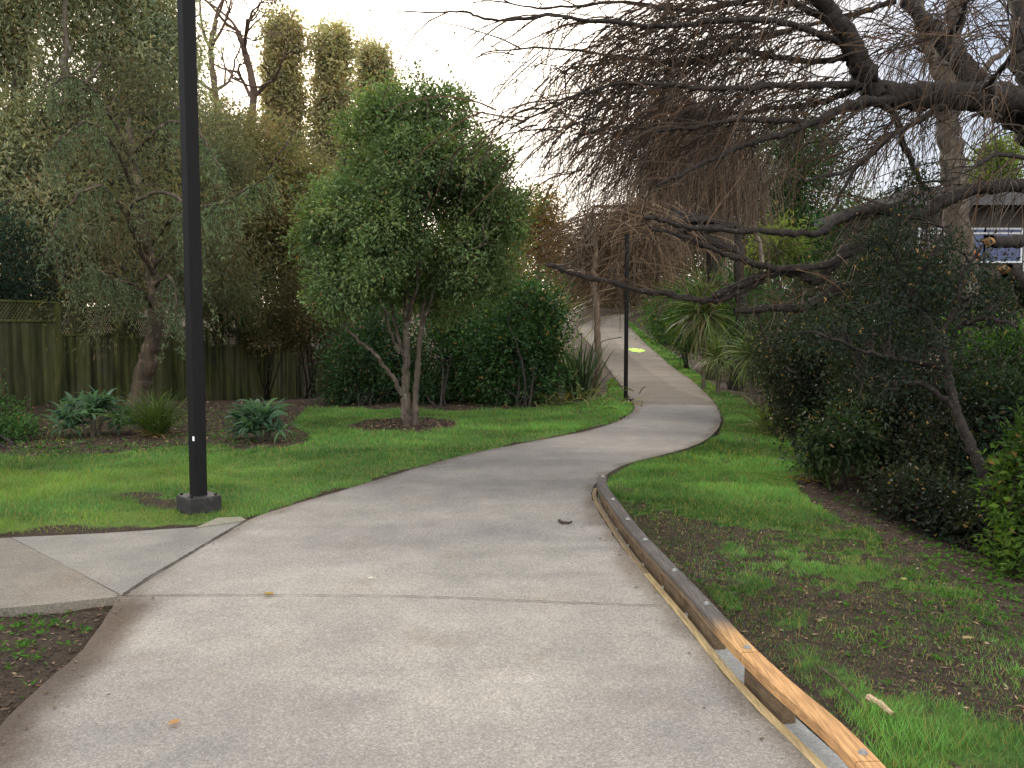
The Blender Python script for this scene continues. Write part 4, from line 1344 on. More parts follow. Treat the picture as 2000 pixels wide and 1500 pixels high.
CG = 'tall trees behind the fence'
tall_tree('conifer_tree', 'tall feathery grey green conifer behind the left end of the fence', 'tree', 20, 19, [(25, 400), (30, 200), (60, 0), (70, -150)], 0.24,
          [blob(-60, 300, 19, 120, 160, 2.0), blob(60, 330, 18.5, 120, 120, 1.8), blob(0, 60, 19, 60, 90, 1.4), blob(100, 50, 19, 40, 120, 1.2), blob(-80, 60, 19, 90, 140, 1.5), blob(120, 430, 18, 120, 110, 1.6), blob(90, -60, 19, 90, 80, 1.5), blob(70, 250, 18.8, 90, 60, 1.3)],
          601, 1350, 42, CONIF, 0.15, 0.042, 0.25, 0.7, mat=M_GLARELEAF, group=CG, limbs=[([(30, 290, 0), (60, 250, -.5), (110, 210, -.8), (170, 160, -1.0), (200, 120, -1)], 0.07), ([(25, 380, 0), (100, 330, -.8), (190, 240, -1), (240, 170, -1.2)], 0.05)])
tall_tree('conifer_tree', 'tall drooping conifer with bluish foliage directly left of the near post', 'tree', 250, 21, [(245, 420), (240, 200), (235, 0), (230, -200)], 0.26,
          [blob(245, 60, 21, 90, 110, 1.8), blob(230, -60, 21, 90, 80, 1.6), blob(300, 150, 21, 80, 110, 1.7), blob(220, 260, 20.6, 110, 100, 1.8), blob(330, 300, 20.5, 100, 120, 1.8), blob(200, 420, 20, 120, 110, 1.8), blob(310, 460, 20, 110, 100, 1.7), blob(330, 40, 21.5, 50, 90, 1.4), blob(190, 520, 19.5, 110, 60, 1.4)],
          602, 1650, 42, CONIF + [(0.22, 0.3, 0.25)], 0.15, 0.042, 0.25, 0.8, mat=M_GLARELEAF, group=CG, limbs=[([(240, 300, 0), (200, 260, -.8), (150, 250, -1.2)], 0.05), ([(240, 400, 0), (330, 330, -1), (400, 280, -1.5)], 0.05)])
tall_tree('olive_tree', 'yellowish olive tree behind the fence, right of the near post', 'tree', 470, 25, [(465, 500), (470, 350), (450, 240)], 0.18,
          [blob(430, 270, 25, 60, 60, 1.6), blob(510, 300, 25, 65, 70, 1.6), blob(420, 380, 24.5, 80, 90, 1.6), blob(500, 420, 24.5, 100, 100, 1.7), blob(585, 380, 25.5, 70, 90, 1.6), blob(420, 490, 24, 70, 70, 1.3), blob(620, 480, 25, 70, 90, 1.4)],
          603, 1800, 38, OLIVE + [(0.14, 0.17, 0.09), (0.2, 0.145, 0.09)], 0.12, 0.05, 0.26, 0.3, mat=M_GLARELEAF, group=CG, limbs=[([(470, 400, 0), (530, 320, -1), (580, 250, -1.2)], 0.05), ([(465, 470, 0), (560, 420, -1), (620, 380, -1.5)], 0.045)])

tall_tree('olive_tree', 'dark thicket tree filling the gap between the olive tree and the round tree', 'tree', 590, 28, [(590, 560), (590, 470)], 0.15,
          [blob(560, 500, 28, 90, 90, 1.6), blob(640, 540, 28, 90, 90, 1.6), blob(500, 560, 27.5, 80, 70, 1.5), blob(600, 420, 28.5, 60, 70, 1.5), blob(700, 560, 28, 90, 90, 1.5), blob(800, 540, 28, 80, 80, 1.5), blob(900, 500, 28, 90, 80, 1.5), blob(970, 540, 28, 70, 80, 1.4)],
          604, 1100, 34, [(0.09, 0.1, 0.055), (0.13, 0.105, 0.065), (0.075, 0.1, 0.05)], 0.14, 0.06, 0.27, 0.3, group=CG)

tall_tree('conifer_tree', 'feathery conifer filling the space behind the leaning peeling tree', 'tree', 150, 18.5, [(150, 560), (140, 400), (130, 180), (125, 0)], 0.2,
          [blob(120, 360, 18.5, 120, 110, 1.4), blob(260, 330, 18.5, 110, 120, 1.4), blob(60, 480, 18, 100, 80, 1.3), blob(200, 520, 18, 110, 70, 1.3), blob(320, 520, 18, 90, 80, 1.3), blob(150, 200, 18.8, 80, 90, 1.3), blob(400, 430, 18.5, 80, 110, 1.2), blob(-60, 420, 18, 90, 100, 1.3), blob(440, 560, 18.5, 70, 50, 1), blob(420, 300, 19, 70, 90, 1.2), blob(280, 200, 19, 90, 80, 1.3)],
          605, 1500, 44, [(0.1, 0.12, 0.075), (0.13, 0.15, 0.09), (0.15, 0.135, 0.085), (0.085, 0.105, 0.07), (0.15, 0.115, 0.075)], 0.11, 0.022, 0.24, 0.8, mat=M_GLARELEAF, group=CG)


def ivy_column(px, top, w, Y, seed, label, lean=0):
    rng = np.random.default_rng(seed)
    x = (px - CX) / F * Y; g = np.array([x, Y, gz(x, Y)])
    t = thing('ivy_trunk', g, label, 'tree', 'ivy clad columns on the skyline')
    b = MB(); limb(b, [g - [0, 0, .1], P(px, 400, Y), P(px + lean, top + 25, Y)], [0.25, 0.2, 0.1], 7, 8, None, 0.03, rng); b.build('trunk', M_BARK, t, loc=g)
    blobs = []
    y = top + w * 0.7
    while y < 480:
        blobs.append(blob(px + lean * (1 - (y - top) / 400) + rng.normal() * w * 0.18, y, Y, w * (0.75 + 0.45 * rng.random()), w * 0.8, w * Y / F))
        y += w * 0.55
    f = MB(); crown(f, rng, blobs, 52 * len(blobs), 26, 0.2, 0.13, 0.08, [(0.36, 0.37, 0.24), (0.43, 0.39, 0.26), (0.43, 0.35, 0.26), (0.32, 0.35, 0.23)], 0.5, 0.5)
    f.build('ivy', M_GLARELEAF, t, loc=g)


ivy_column(560, 30, 31, 30, 701, 'widest ivy clad column, left of three on the skyline', -10)
ivy_column(648, 55, 27, 30, 702, 'rounded ivy clad column in the middle of three on the skyline')
ivy_column(728, 92, 24, 32, 703, 'shortest ivy clad column, just above the round tree')


def recurse(b, rng, p, d, Ln, r, depth, segs=4, spread=0.6, trop=np.zeros(3), sides=5, col_=None, tips=None, kids=3, wob=0.22):
    pts = [p]; dd = d
    for k in range(segs):
        dd = unit(dd + rng.normal(size=3) * wob + trop)
        pts.append(pts[-1] + dd * Ln / segs)
    pts = np.array(pts)
    b.tubes(pts, np.linspace(r, r * 0.6, segs + 1), sides, col_)
    if depth == 0:
        if tips is not None: tips.append(pts[-1])
        return
    for k in range(kids):
        i = rng.integers(max(1, segs // 2), segs + 1) if k else segs
        nd = unit(dd + rng.normal(size=3) * spread)
        recurse(b, rng, pts[i], nd, Ln * (0.55 + 0.25 * rng.random()), r * 0.6 * (0.7 + 0.3 * rng.random()), depth - 1, segs, spread, trop, max(3, sides - 1), col_, tips, kids, wob)


def bare_tree(px, Y, base_py, trunk_px, r, seed, label, depth=4, Ln=1.3, colr=(0.09, 0.06, 0.045), spread=0.7, kids=3, group=None, twr=None):
    rng = np.random.default_rng(seed)
    x = (px - CX) / F * Y; g = np.array([x, Y, gz(x, Y)])
    t = thing('bare_tree', g, label, 'tree', group)
    b = MB()
    pts = [g - [0, 0, .1]] + [P(a, c, Y) for a, c in trunk_px]
    R = np.linspace(r, r * 0.55, len(pts))
    limb(b, pts, R, 8, 6, np.array(colr), 0.015, rng)
    b.build('trunk', M_TWIG, t, loc=g)
    b = MB()
    for k in range(2, len(pts)):
        for _ in range(2):
            d = unit(np.array([rng.normal() * 0.9, rng.normal() * 0.6, 0.5 + 0.5 * rng.random()]))
            recurse(b, rng, pts[k], d, Ln, R[k] * 0.6, depth, 4, spread, np.array([0, 0, 0.06]), 5, np.array(colr), None, kids)
    b.build('branches', M_TWIG, t, loc=g)


bare_tree(487, 29, 0, [(480, 330), (495, 190), (480, 110), (465, 60)], 0.16, 711, 'gnarled leafless tree against the sky right of the near post', 4, 1.5)
bare_tree(425, 27, 0, [(430, 330), (420, 180), (412, 100), (420, 40)], 0.13, 712, 'thin leafless tree against the sky touching the near post', 4, 1.4)


# leaning peeling trunk with pale hanging sprays, in front of the fence
def cedar():
    rng = np.random.default_rng(721)
    g = G(268, 815); Y0 = g[1]
    t = thing('cedar_tree', g, 'leaning tree with peeling brown bark and pale hanging sprays in front of the fence', 'tree')
    b = MB(); q = lambda px, py, dy=0.0: P(px, py, Y0 + dy)
    limb(b, [g - [0, 0, .08], q(275, 760), q(290, 700), q(303, 640), q(300, 560, .3), q(285, 470, .5), q(270, 360, .7), q(250, 230, .9)], [0.19, 0.155, 0.14, 0.12, 0.1, 0.085, 0.07, 0.03], 11, 8, None, 0.012, rng)
    arcs = [[(290, 500, .4), (220, 380, -.5), (170, 370, -1), (120, 420, -1.3), (90, 490, -1.4)],
            [(300, 540, .3), (250, 420, -.6), (310, 375, -1), (370, 400, -1.4), (420, 400, -1.6), (450, 395, -1.7)],
            [(280, 430, .5), (230, 300, -.3), (180, 240, -.8), (130, 260, -1.2), (90, 300, -1.4)],
            [(300, 600, .2), (240, 545, -.5), (190, 530, -.9), (140, 550, -1.2)],
            [(302, 610, .2), (270, 560, -.5), (220, 545, -1), (160, 500, -1.3)],
            [(290, 480, .4), (350, 420, -.5), (380, 480, -.9), (395, 560, -1.2)],
            [(300, 560, .3), (330, 540, -.4), (345, 580, -.8), (340, 630, -1)],
            [(260, 300, .8), (330, 240, 0), (390, 260, -.6), (430, 330, -1)],
            [(265, 330, .8), (200, 200, 0), (140, 150, -.6), (80, 180, -1)],
            [(300, 520, .3), (400, 420, 0), (480, 370, -.3), (530, 340, -.5)]]
    f = MB()
    for a in arcs:
        pts = [q(*p) for p in a]
        Pn, R = limb(b, pts, np.linspace(0.035, 0.008, len(pts)), 6, 8, None, 0.008, rng)
        # hanging sprays
        k = rng.integers(len(Pn) // 4, len(Pn), 44)
        st = Pn[k]
        n = len(k); seg = 6; s = np.linspace(0, 1, seg)
        Lg = 0.25 + 0.5 * rng.random(n)
        az = rng.random(n) * 6.28
        hor = np.stack([np.cos(az), np.sin(az), np.zeros(n)], 1)
        Ps = st[:, None] + hor[:, None] * (s * 0.35)[None, :, None] * Lg[:, None, None] + np.array([0, 0, -1.0]) * (s ** 1.5)[None, :, None] * Lg[:, None, None]
        b.tubes(Ps, np.linspace(0.006, 0.002, seg)[None] * np.ones((n, 1)), 3)
        m = 22
        kk = rng.integers(0, n, n * m); u = rng.random(n * m)
        i0 = np.minimum((u * (seg - 1)).astype(int), seg - 2); fr = (u * (seg - 1) - i0)[:, None]
        B = Ps[kk, i0] * (1 - fr) + Ps[kk, i0 + 1] * fr
        D = unit(rng.normal(size=(n * m, 3)) * 0.8 + np.array([0, 0, -0.7]))
        c = pick([(0.13, 0.18, 0.115), (0.18, 0.245, 0.165), (0.1, 0.135, 0.085), (0.085, 0.105, 0.065)], rng, n * m)
        f.leaves(B, D, rng.normal(size=(n * m, 3)), 0.06 + 0.05 * rng.random(n * m), 0.016, c)
    crown(f, rng, [blob(250, 470, Y0, 130, 90, 1.2), blob(330, 400, Y0, 110, 90, 1.1), blob(170, 380, Y0, 120, 100, 1.1), blob(250, 580, Y0 - .1, 110, 45, 0.9), blob(270, 280, Y0 + .4, 130, 90, 1.1), blob(210, 630, Y0 - .3, 70, 25, .5)],
          200, 30, 0.2, 0.1, 0.02, [(0.1, 0.11, 0.07), (0.13, 0.115, 0.075), (0.09, 0.12, 0.075), (0.13, 0.1, 0.07)], 0.7, 0.3)
    b.build('trunk', M_PEEL, t, smooth=True, loc=g)
    f.build('crown', M_SOFT, t, loc=g)


cedar()


# ------------------------------------------------------------------ bare willow reaching in from the right
def willow():
    rng = np.random.default_rng(801)
    Y0 = 8.6
    x = (2090 - CX) / F * Y0; g = np.array([x, Y0, gz(x, Y0)])
    t = thing('willow_tree', g, 'large leafless willow with dark limbs and red brown twigs reaching in from the right', 'tree')
    q = lambda px, py, dy=0.0: P(px, py, Y0 + dy)
    b = MB()
    limb(b, [g - [0, 0, .1], q(2085, 800), q(2070, 620), q(2080, 480), q(2075, 350), q(2050, 215, -.1), q(2000, 100, .1), q(1985, -60, .3)], [0.3, 0.26, 0.23, 0.22, 0.2, 0.17, 0.12, 0.08], 12, 8, None, 0.02, rng)
    px2m = Y0 / F
    limbs = [  # (points px,py,dy), radius px start, radius px end
        ([(2060, 230, 0), (1990, 198, -.1), (1900, 192, -.2), (1800, 186, -.3), (1720, 188, -.4), (1688, 168, -.45), (1672, 125, -.5), (1650, 70, -.6), (1612, 10, -.7), (1570, -60, -.8)], 30, 14),
        ([(2075, 340, 0), (2010, 255, .1), (1940, 205, .2), (1890, 140, .3), (1850, 80, .35), (1800, 20, .4), (1760, -60, .5)], 30, 13),
        ([(1740, 190, -.4), (1690, 200, -.6), (1630, 218, -.8), (1580, 240, -1), (1500, 272, -1.2), (1420, 300, -1.4), (1340, 335, -1.6), (1280, 360, -1.7)], 13, 3),
        ([(1860, 188, -.3), (1800, 230, -.5), (1745, 268, -.7), (1690, 305, -.9), (1640, 335, -1.1), (1560, 350, -1.3)], 10, 4),
        ([(1745, 262, -.7), (1690, 315, -.8), (1655, 365, -.9), (1620, 420, -1)], 7, 3),
        ([(1700, 195, -.4), (1735, 210, -.5), (1752, 240, -.5), (1775, 300, -.4), (1800, 350, -.3), (1830, 390, -.2)], 10, 7),
        ([(2075, 370, 0), (1990, 358, -.3), (1900, 368, -.6), (1840, 392, -.8), (1790, 412, -.9), (1740, 410, -1), (1690, 400, -1.1), (1630, 412, -1.3), (1580, 440, -1.5), (1480, 440, -1.7), (1360, 440, -1.9), (1260, 425, -2)], 17, 4),
        ([(1795, 410, -.9), (1740, 445, -1), (1700, 478, -1.1), (1650, 492, -1.2), (1610, 535, -1.3), (1580, 560, -1.35), (1530, 535, -1.4), (1480, 545, -1.45), (1430, 572, -1.5), (1390, 592, -1.5)], 12, 6.5),
        ([(1640, 560, -1.2), (1600, 590, -1.3), (1560, 612, -1.4), (1490, 612, -1.5), (1425, 612, -1.5)], 12, 6),
        ([(1490, 545, -1.45), (1430, 580, -1.5), (1380, 580, -1.5), (1310, 566, -1.5), (1230, 555, -1.6), (1160, 540, -1.6), (1110, 528, -1.6), (1075, 517, -1.6)], 9.5, 6),
        ([(1700, 478, -1.1), (1600, 520, -1.4), (1500, 522, -1.6), (1440, 508, -1.7), (1380, 490, -1.8), (1310, 455, -1.9), (1250, 430, -2)], 11, 4),
        ([(1660, 95, -.5), (1560, 60, -.8), (1450, 45, -1), (1330, 55, -1.2), (1200, 55, -1.4), (1080, 45, -1.5), (960, 48, -1.6), (880, 30, -1.6), (770, 33, -1.6)], 10, 1.5),
        ([(1690, 165, -.45), (1580, 160, -.8), (1470, 165, -1), (1360, 172, -1.2), (1240, 170, -1.4), (1120, 195, -1.6), (1000, 250, -1.7)], 11, 2),
        ([(1670, 110, -.5), (1560, 120, -.3), (1440, 100, -.2), (1320, 125, -.1), (1180, 110, 0), (1060, 95, 0.1), (930, 110, .2)], 10, 2),
        ([(1620, 40, -.6), (1500, 0, -.4), (1360, 20, -.2), (1220, 5, 0), (1080, 20, .2), (960, 5, .3)], 10, 2),
        ([(1690, 165, -.45), (1600, 200, 0), (1480, 215, .3), (1350, 225, .5), (1230, 250, .7), (1120, 258, .8)], 10, 2.5),
        ([(1580, 240, -1), (1470, 230, -1.2), (1350, 250, -1.4), (1230, 258, -1.5), (1130, 270, -1.6)], 8, 2),
        ([(1900, 190, -.2), (1940, 150, -.5), (1980, 100, -.8), (2050, 40, -1)], 10, 5),
        ([(2070, 330, 0), (1960, 300, -.6), (1890, 330, -1), (1830, 360, -1.2)], 8, 3),
        ([(2075, 480, 0), (2010, 470, -.6), (1935, 474, -1)], 16, 13),
        ([(2070, 620, 0), (2010, 580, -.6), (1990, 545, -.9), (1965, 528, -1)], 20, 12),
        ([(1850, 80, .35), (1880, 30, 0), (1900, -40, -.2)], 10, 6),
        ([(1750, 0, .4), (1640, 30, .6), (1500, 70, .8), (1380, 80, 1), (1260, 110, 1.2)], 10, 3),
        ([(1700, -40, .4), (1600, -20, 0), (1480, 10, 0), (1330, -10, 0)], 9, 3),
    ]
    hubs = []
    for pts, r0, r1 in limbs:
        k_ = (0.78 if r0 < 20 else 1.0) * (0.78 if r0 <= 11 else 1.0)
        Pn, R = limb(b, [q(*p) for p in pts], np.linspace(r0, r1, len(pts)) * px2m * k_, 9, 9, None, 0.0, rng)
        wv = np.cumsum(rng.normal(size=Pn.shape) * 0.006, 0); wv -= np.linspace(0, 1, len(Pn))[:, None] * wv[-1] * 0.5
        b.V.pop(); b.C.pop(); b.Fq.pop(); b.n -= len(Pn) * 9
        Pn = Pn + wv + rng.normal(size=Pn.shape) * (R * 0.11)[:, None]; b.tubes(Pn, R * (0.86 + 0.26 * rng.random(len(R)) + 0.25 * (rng.random(len(R)) < 0.08)), 9)
        hubs.append((Pn, R))
    b.build('trunk', M_WBARK, t, smooth=True, loc=g)
    # broken limb ends
    for (px, py, dy, r) in ((1934, 474, -1, 11), (1964, 528, -1, 11), (1389, 592, -1.5, 6)):
        bb = MB(); c = q(px, py, dy)
        m_ = 7; rr_ = r * px2m * np.array([0.78, 0.74, 0.66, 0.5, 0.38, 0.2, 0.05])
        ps_ = c + np.stack([-np.linspace(-0.01, 0.075, m_), rng.normal(size=m_) * 0.006, np.linspace(0, 0.02, m_) + rng.normal(size=m_) * 0.005], 1)
        bb.tubes(ps_, rr_, 7, np.array([[0.17, 0.095, 0.04]]))
        bb.V[0] += rng.normal(size=bb.V[0].shape) * 0.006; bb.C[0] = bb.C[0] * (0.5 + 0.8 * rng.random((len(bb.V[0]), 1)))
        bb.build('broken_end', M_TWIG, t, loc=g)
    # branchlets sweeping down to the left off the main limbs
    nl = len(hubs)
    for k, n in {0: 10, 1: 5, 2: 6, 3: 5, 11: 20, 12: 20, 13: 18, 14: 16, 15: 16, 16: 11, 22: 16, 23: 12, 17: 5, 21: 5}.items():
        Pn, R = hubs[k]
        for _ in range(n):
            i = rng.integers(2, len(Pn) - 1)
            d = unit(unit(Pn[-1] - Pn[0]) * 0.7 + np.array([-0.5, 0, -0.12]) + rng.normal(size=3) * np.array([0.3, 0.55, 0.28]))
            Lb = rng.uniform(0.9, 2.3); m = 12; u = np.linspace(0, 1, m)[:, None]
            sag = np.array([-0.1, 0, -1.0]) * (0.28 * rng.random()) * Lb
            pb = Pn[i] + d * Lb * u + sag * u ** 2 + np.cumsum(rng.normal(size=(m, 3)) * 0.012, 0) * (u > 0)
            if (pb[:, 2].min() < 2.35 and pb[-1, 0] < 3.3) or pb[-1, 0] < -0.6: continue
            rb_ = np.linspace(min(R[i] * 0.7, 0.02), 0.004, m) * rng.uniform(0.6, 1.0)
            b.tubes(pb, rb_, 5)
            hubs.append((pb, rb_))
    # twigs
    tw = MB()
    pal = [(0.016, 0.012, 0.009), (0.04, 0.026, 0.017), (0.095, 0.054, 0.028), (0.027, 0.019, 0.013)]
    dens = {2: 50, 3: 30, 4: 16, 5: 20, 6: 90, 7: 10, 8: 6, 9: 14, 10: 60, 11: 30, 12: 30, 13: 30, 14: 30, 15: 26, 16: 22, 17: 14, 18: 20, 21: 12, 22: 40, 23: 40, 0: 34, 1: 30}
    for k in range(nl, len(hubs)): dens[k] = 10
    for k, n in dens.items():
        Pn, R = hubs[k]
        i = rng.integers(0, len(Pn) - 1, n); fr = rng.random(n)[:, None]
        st = Pn[i] * (1 - fr) + Pn[i + 1] * fr
        d = unit(Pn[-1] - Pn[0])[None] * 0.8 + rng.normal(size=(n, 3)) * np.array([0.5, 0.7, 0.5])
        d[:, 0] -= 0.55
        if k in (6, 7, 8, 9, 10):
            m_ = 26
            i_ = rng.integers(0, len(Pn), m_)
            Pq = twig_arcs(tw, rng, Pn[i_], rng.normal(size=(m_, 3)) * 0.6 + np.array([-0.3, 0, 0.5]), 0.5, 0.006, pal, 0.4)
            a_ = rng.integers(0, m_, 40); j_ = rng.integers(1, 6, 40)
            twig_arcs(tw, rng, Pq[a_, j_], rng.normal(size=(40, 3)) * 0.7 + np.array([-0.2, 0, -0.2]), 0.4, 0.0042, pal, 0.8)
        Ps = twig_arcs(tw, rng, st, d, 1.0, 0.0075, pal, 0.75, clear=2.25)
        n = len(Ps)
        if n < 2: continue
        # second order
        m = int(n * 1.6)
        a = rng.integers(0, n, m); j = rng.integers(1, 6, m)
        d2 = unit(Ps[a, j + 1] - Ps[a, j]) + rng.normal(size=(m, 3)) * 0.55 + np.array([-0.15, 0, -0.1])
        Ps2 = twig_arcs(tw, rng, Ps[a, j], d2, 0.55, 0.0045, pal, 0.8, 6, clear=2.2)
        m = len(Ps2)
        if m < 2: continue
        m2 = int(n * 1.3)
        a = rng.integers(0, m, m2); j = rng.integers(1, 5, m2)
        d3 = unit(Ps2[a, j + 1] - Ps2[a, j]) + rng.normal(size=(m2, 3)) * 0.6 + np.array([0, 0, -0.3])
        twig_arcs(tw, rng, Ps2[a, j], d3, 0.35, 0.0032, pal, 0.9, 5, clear=2.15)
    tw.build('twigs', M_TWIG, t, loc=g)
    # last dry leaves
    lf = MB(); n = 420
    allp = np.vstack([hubs[k][0] for k in (11, 12, 13, 14, 15, 22, 0)])
    B = allp[rng.integers(0, len(allp), n)] + rng.normal(size=(n, 3)) * np.array([0.35, 0.4, 0.25])
    lf.leaves(B, rng.normal(size=(n, 3)) + [0, 0, -0.6], rng.normal(size=(n, 3)), 0.05 + 0.04 * rng.random(n), 0.014, pick([(0.1, 0.052, 0.024), (0.14, 0.075, 0.034), (0.07, 0.038, 0.022)], rng, n))
    lf.build('dry_leaves', M_SOFT, t, loc=g)


willow()

# upright trunk further back
def upright():
    rng = np.random.default_rng(811)
    Y0 = 12.0; x = (1905 - CX) / F * Y0; g = np.array([x, Y0, gz(x, Y0)])
    t = thing('bare_tree', g, 'thick upright bare trunk forking against the sky before the brown building', 'tree')
    q = lambda px, py, dy=0.0: P(px, py, Y0 + dy)
    b = MB(); s = Y0 / F
    limb(b, [g - [0, 0, .1], q(1895, 700), q(1885, 560), q(1872, 450), q(1862, 350), q(1852, 250), q(1846, 170), q(1862, 60), q(1870, -60)], np.array([26, 25, 24, 23, 22, 21, 20, 17, 12]) * s, 11, 8, None, 0.015, rng)
    limb(b, [q(1846, 175), q(1820, 110), q(1800, 60), q(1790, -40)], np.array([15, 12, 10, 7]) * s, 8, 6, None, 0.015, rng)
    limb(b, [q(1848, 215), q(1900, 160, .2), q(1950, 110, .4), q(2010, 60, .6)], np.array([10, 8, 6, 4]) * s, 7, 6, None, 0.015, rng)
    b.build('trunk', M_BARK, t, smooth=True, loc=g)
    tw = MB()
    pal = [(0.06, 0.042, 0.034), (0.09, 0.06, 0.045)]
    st = np.array([q(1850 + rng.normal() * 30, 150 * rng.random() - 20, rng.normal() * 0.3) for _ in range(90)])
    Ps = twig_arcs(tw, rng, st, rng.normal(size=(90, 3)) + [0, 0, 0.3], 1.6, 0.010, pal, 0.5)
    a = rng.integers(0, 90, 260); j = rng.integers(1, 6, 260)
    twig_arcs(tw, rng, Ps[a, j], unit(Ps[a, j + 1] - Ps[a, j]) + rng.normal(size=(260, 3)) * .7, 0.9, 0.006, pal, 0.6)
    tw.build('twigs', M_TWIG, t, loc=g)


upright()


# weeping willow curtains further down the path
def weeping(px, Y, top_py, halfw, seed, label, n, drop_to, pal, tpx=None):
    rng = np.random.default_rng(seed)
    x = ((tpx or px) - CX) / F * Y; g = np.array([x, Y, gz(x, Y)])
    t = thing('weeping_willow', g, label, 'tree', 'weeping willows over the far path')
    b = MB()
    top = P(px, top_py + 60, Y)
    tt_ = P(tpx or px, top_py + 40, Y)
    limb(b, [g - [0, 0, .1], g * 0.6 + tt_ * 0.4 + [0.1, 0, 0], tt_], [0.2, 0.16, 0.08], 8, 7, None, 0.02, rng)
    s = Y / F; starts = []
    for k in range(26):
        a = rng.random() * 6.28; rr = halfw * s * (0.3 + 0.7 * rng.random())
        e = top + np.array([rr * math.cos(a), 0.8 * rr * math.sin(a), rng.normal() * halfw * s * 0.4 - 0.5 * rr])
        m_ = (top + e) / 2 + np.array([0, 0, 0.25 * rr + 0.2])
        st = g * 0.15 + tt_ * 0.85 if k % 2 else tt_
        Pn, R = limb(b, [st, m_, e], [0.06, 0.04, 0.012], 5, 6, None, 0.03, rng)
        starts.append(Pn[3 + k % 4:])
    b.build('trunk', M_WBARK, t, loc=g)
    starts = np.vstack(starts)
    st = starts[rng.integers(0, len(starts), n)] + rng.normal(size=(n, 3)) * 0.22
    zlow = np.array([P(px, drop_to, Y)[2]] * n) + np.abs(rng.normal(size=n)) * 1.6 - 0.25
    Lg = np.clip(st[:, 2] - zlow, 0.6, 4.5) * (0.4 + 0.6 * rng.random(n))
    seg = 6; u = np.linspace(0, 1, seg)
    hor = rng.normal(size=(n, 3)) * np.array([0.6, 0.6, 0]) + np.array([-0.35, 0, 0])
    Ps = st[:, None] + hor[:, None] * (np.sin(u * 1.6))[None, :, None] - np.array([0, 0, 1.0]) * (u ** 1.3 * 1.0)[None, :, None] * Lg[:, None, None]
    f = MB(); f.tubes(Ps, (0.0085 * (0.6 + 0.8 * rng.random(n)))[:, None] * (1 - 0.6 * u)[None], 3, pick(pal, rng, n))
    f.build('hanging_twigs', M_TWIG, t, loc=g)


WP = [(0.24, 0.165, 0.09), (0.3, 0.21, 0.115), (0.18, 0.12, 0.075), (0.15, 0.1, 0.068)]
weeping(1235, 19.5, 400, 115, 821, 'golden brown weeping willow curtain hanging over the far bend', 2200, 600, [(0.1, 0.066, 0.04), (0.135, 0.09, 0.053), (0.075, 0.05, 0.034), (0.18, 0.125, 0.075)], 1440)
weeping(1380, 23, 215, 170, 822, 'broad brown weeping willow on the right bank above the path', 3000, 540, [(0.1, 0.07, 0.046), (0.135, 0.094, 0.06), (0.08, 0.055, 0.04)], 1385)
weeping(1200, 62, 430, 150, 823, 'distant dark willow closing the end of the path', 1800, 600, [(0.12, 0.085, 0.06), (0.16, 0.11, 0.075)], 1120)


def slim_trunk(px, base_py, pts, r, seed, label, mat=None, Y=None, tw=26, pal=None, group=None, name='slim_tree'):
    rng = np.random.default_rng(seed)
    if Y is None: g = G(px, base_py)
    else:
        x = (px - CX) / F * Y; g = np.array([x, Y, gz(x, Y)])
    t = thing(name, g, label, 'tree', group)
    b = MB(); Pn, R = limb(b, [g - [0, 0, .08]] + [P(a, c, g[1]) for a, c in pts], np.linspace(r, r * 0.4, len(pts) + 1), 7, 7, None, 0.012, rng)
    b.build('trunk', mat or M_PALE, t, smooth=True, loc=g)
    tb = MB(); k = rng.integers(len(Pn) // 2, len(Pn), tw)
    Ps = twig_arcs(tb, rng, Pn[k], rng.normal(size=(tw, 3)) * 0.7 + [0, 0, 0.8], 1.3, 0.014, pal or [(0.12, 0.09, 0.065), (0.09, 0.065, 0.05)], 0.4)
    a = rng.integers(0, tw, tw * 3); j = rng.integers(1, 6, tw * 3)
    twig_arcs(tb, rng, Ps[a, j], unit(Ps[a, j + 1] - Ps[a, j]) + rng.normal(size=(tw * 3, 3)) * 0.6, 0.8, 0.008, pal or [(0.12, 0.09, 0.065), (0.09, 0.065, 0.05)], 0.4)
    tb.build('branches', M_TWIG, t, loc=g)


M_SLIM = bark_mat('brown_slim_bark', (0.07, 0.052, 0.036), (0.16, 0.12, 0.085), None, 10, 0.5)
slim_trunk(1164, 790, [(1168, 700), (1166, 620), (1160, 540), (1163, 490), (1158, 450)], 0.085, 831, 'slim brown trunk beside the flax at the far bend', M_SLIM, Y=18.0)
PT = 'pale trunks on the right bank'
slim_trunk(1412, 0, [(1418, 520), (1408, 420), (1412, 330)], 0.10, 832, 'left pale trunk standing behind the cabbage trees', Y=25, group=PT)
slim_trunk(1440, 0, [(1436, 520), (1444, 420), (1436, 320), (1425, 250)], 0.12, 833, 'middle pale trunk standing behind the cabbage trees', Y=26, group=PT)
slim_trunk(1500, 0, [(1490, 520), (1475, 430), (1490, 350)], 0.08, 834, 'right pale trunk standing behind the cabbage trees', Y=26, group=PT)

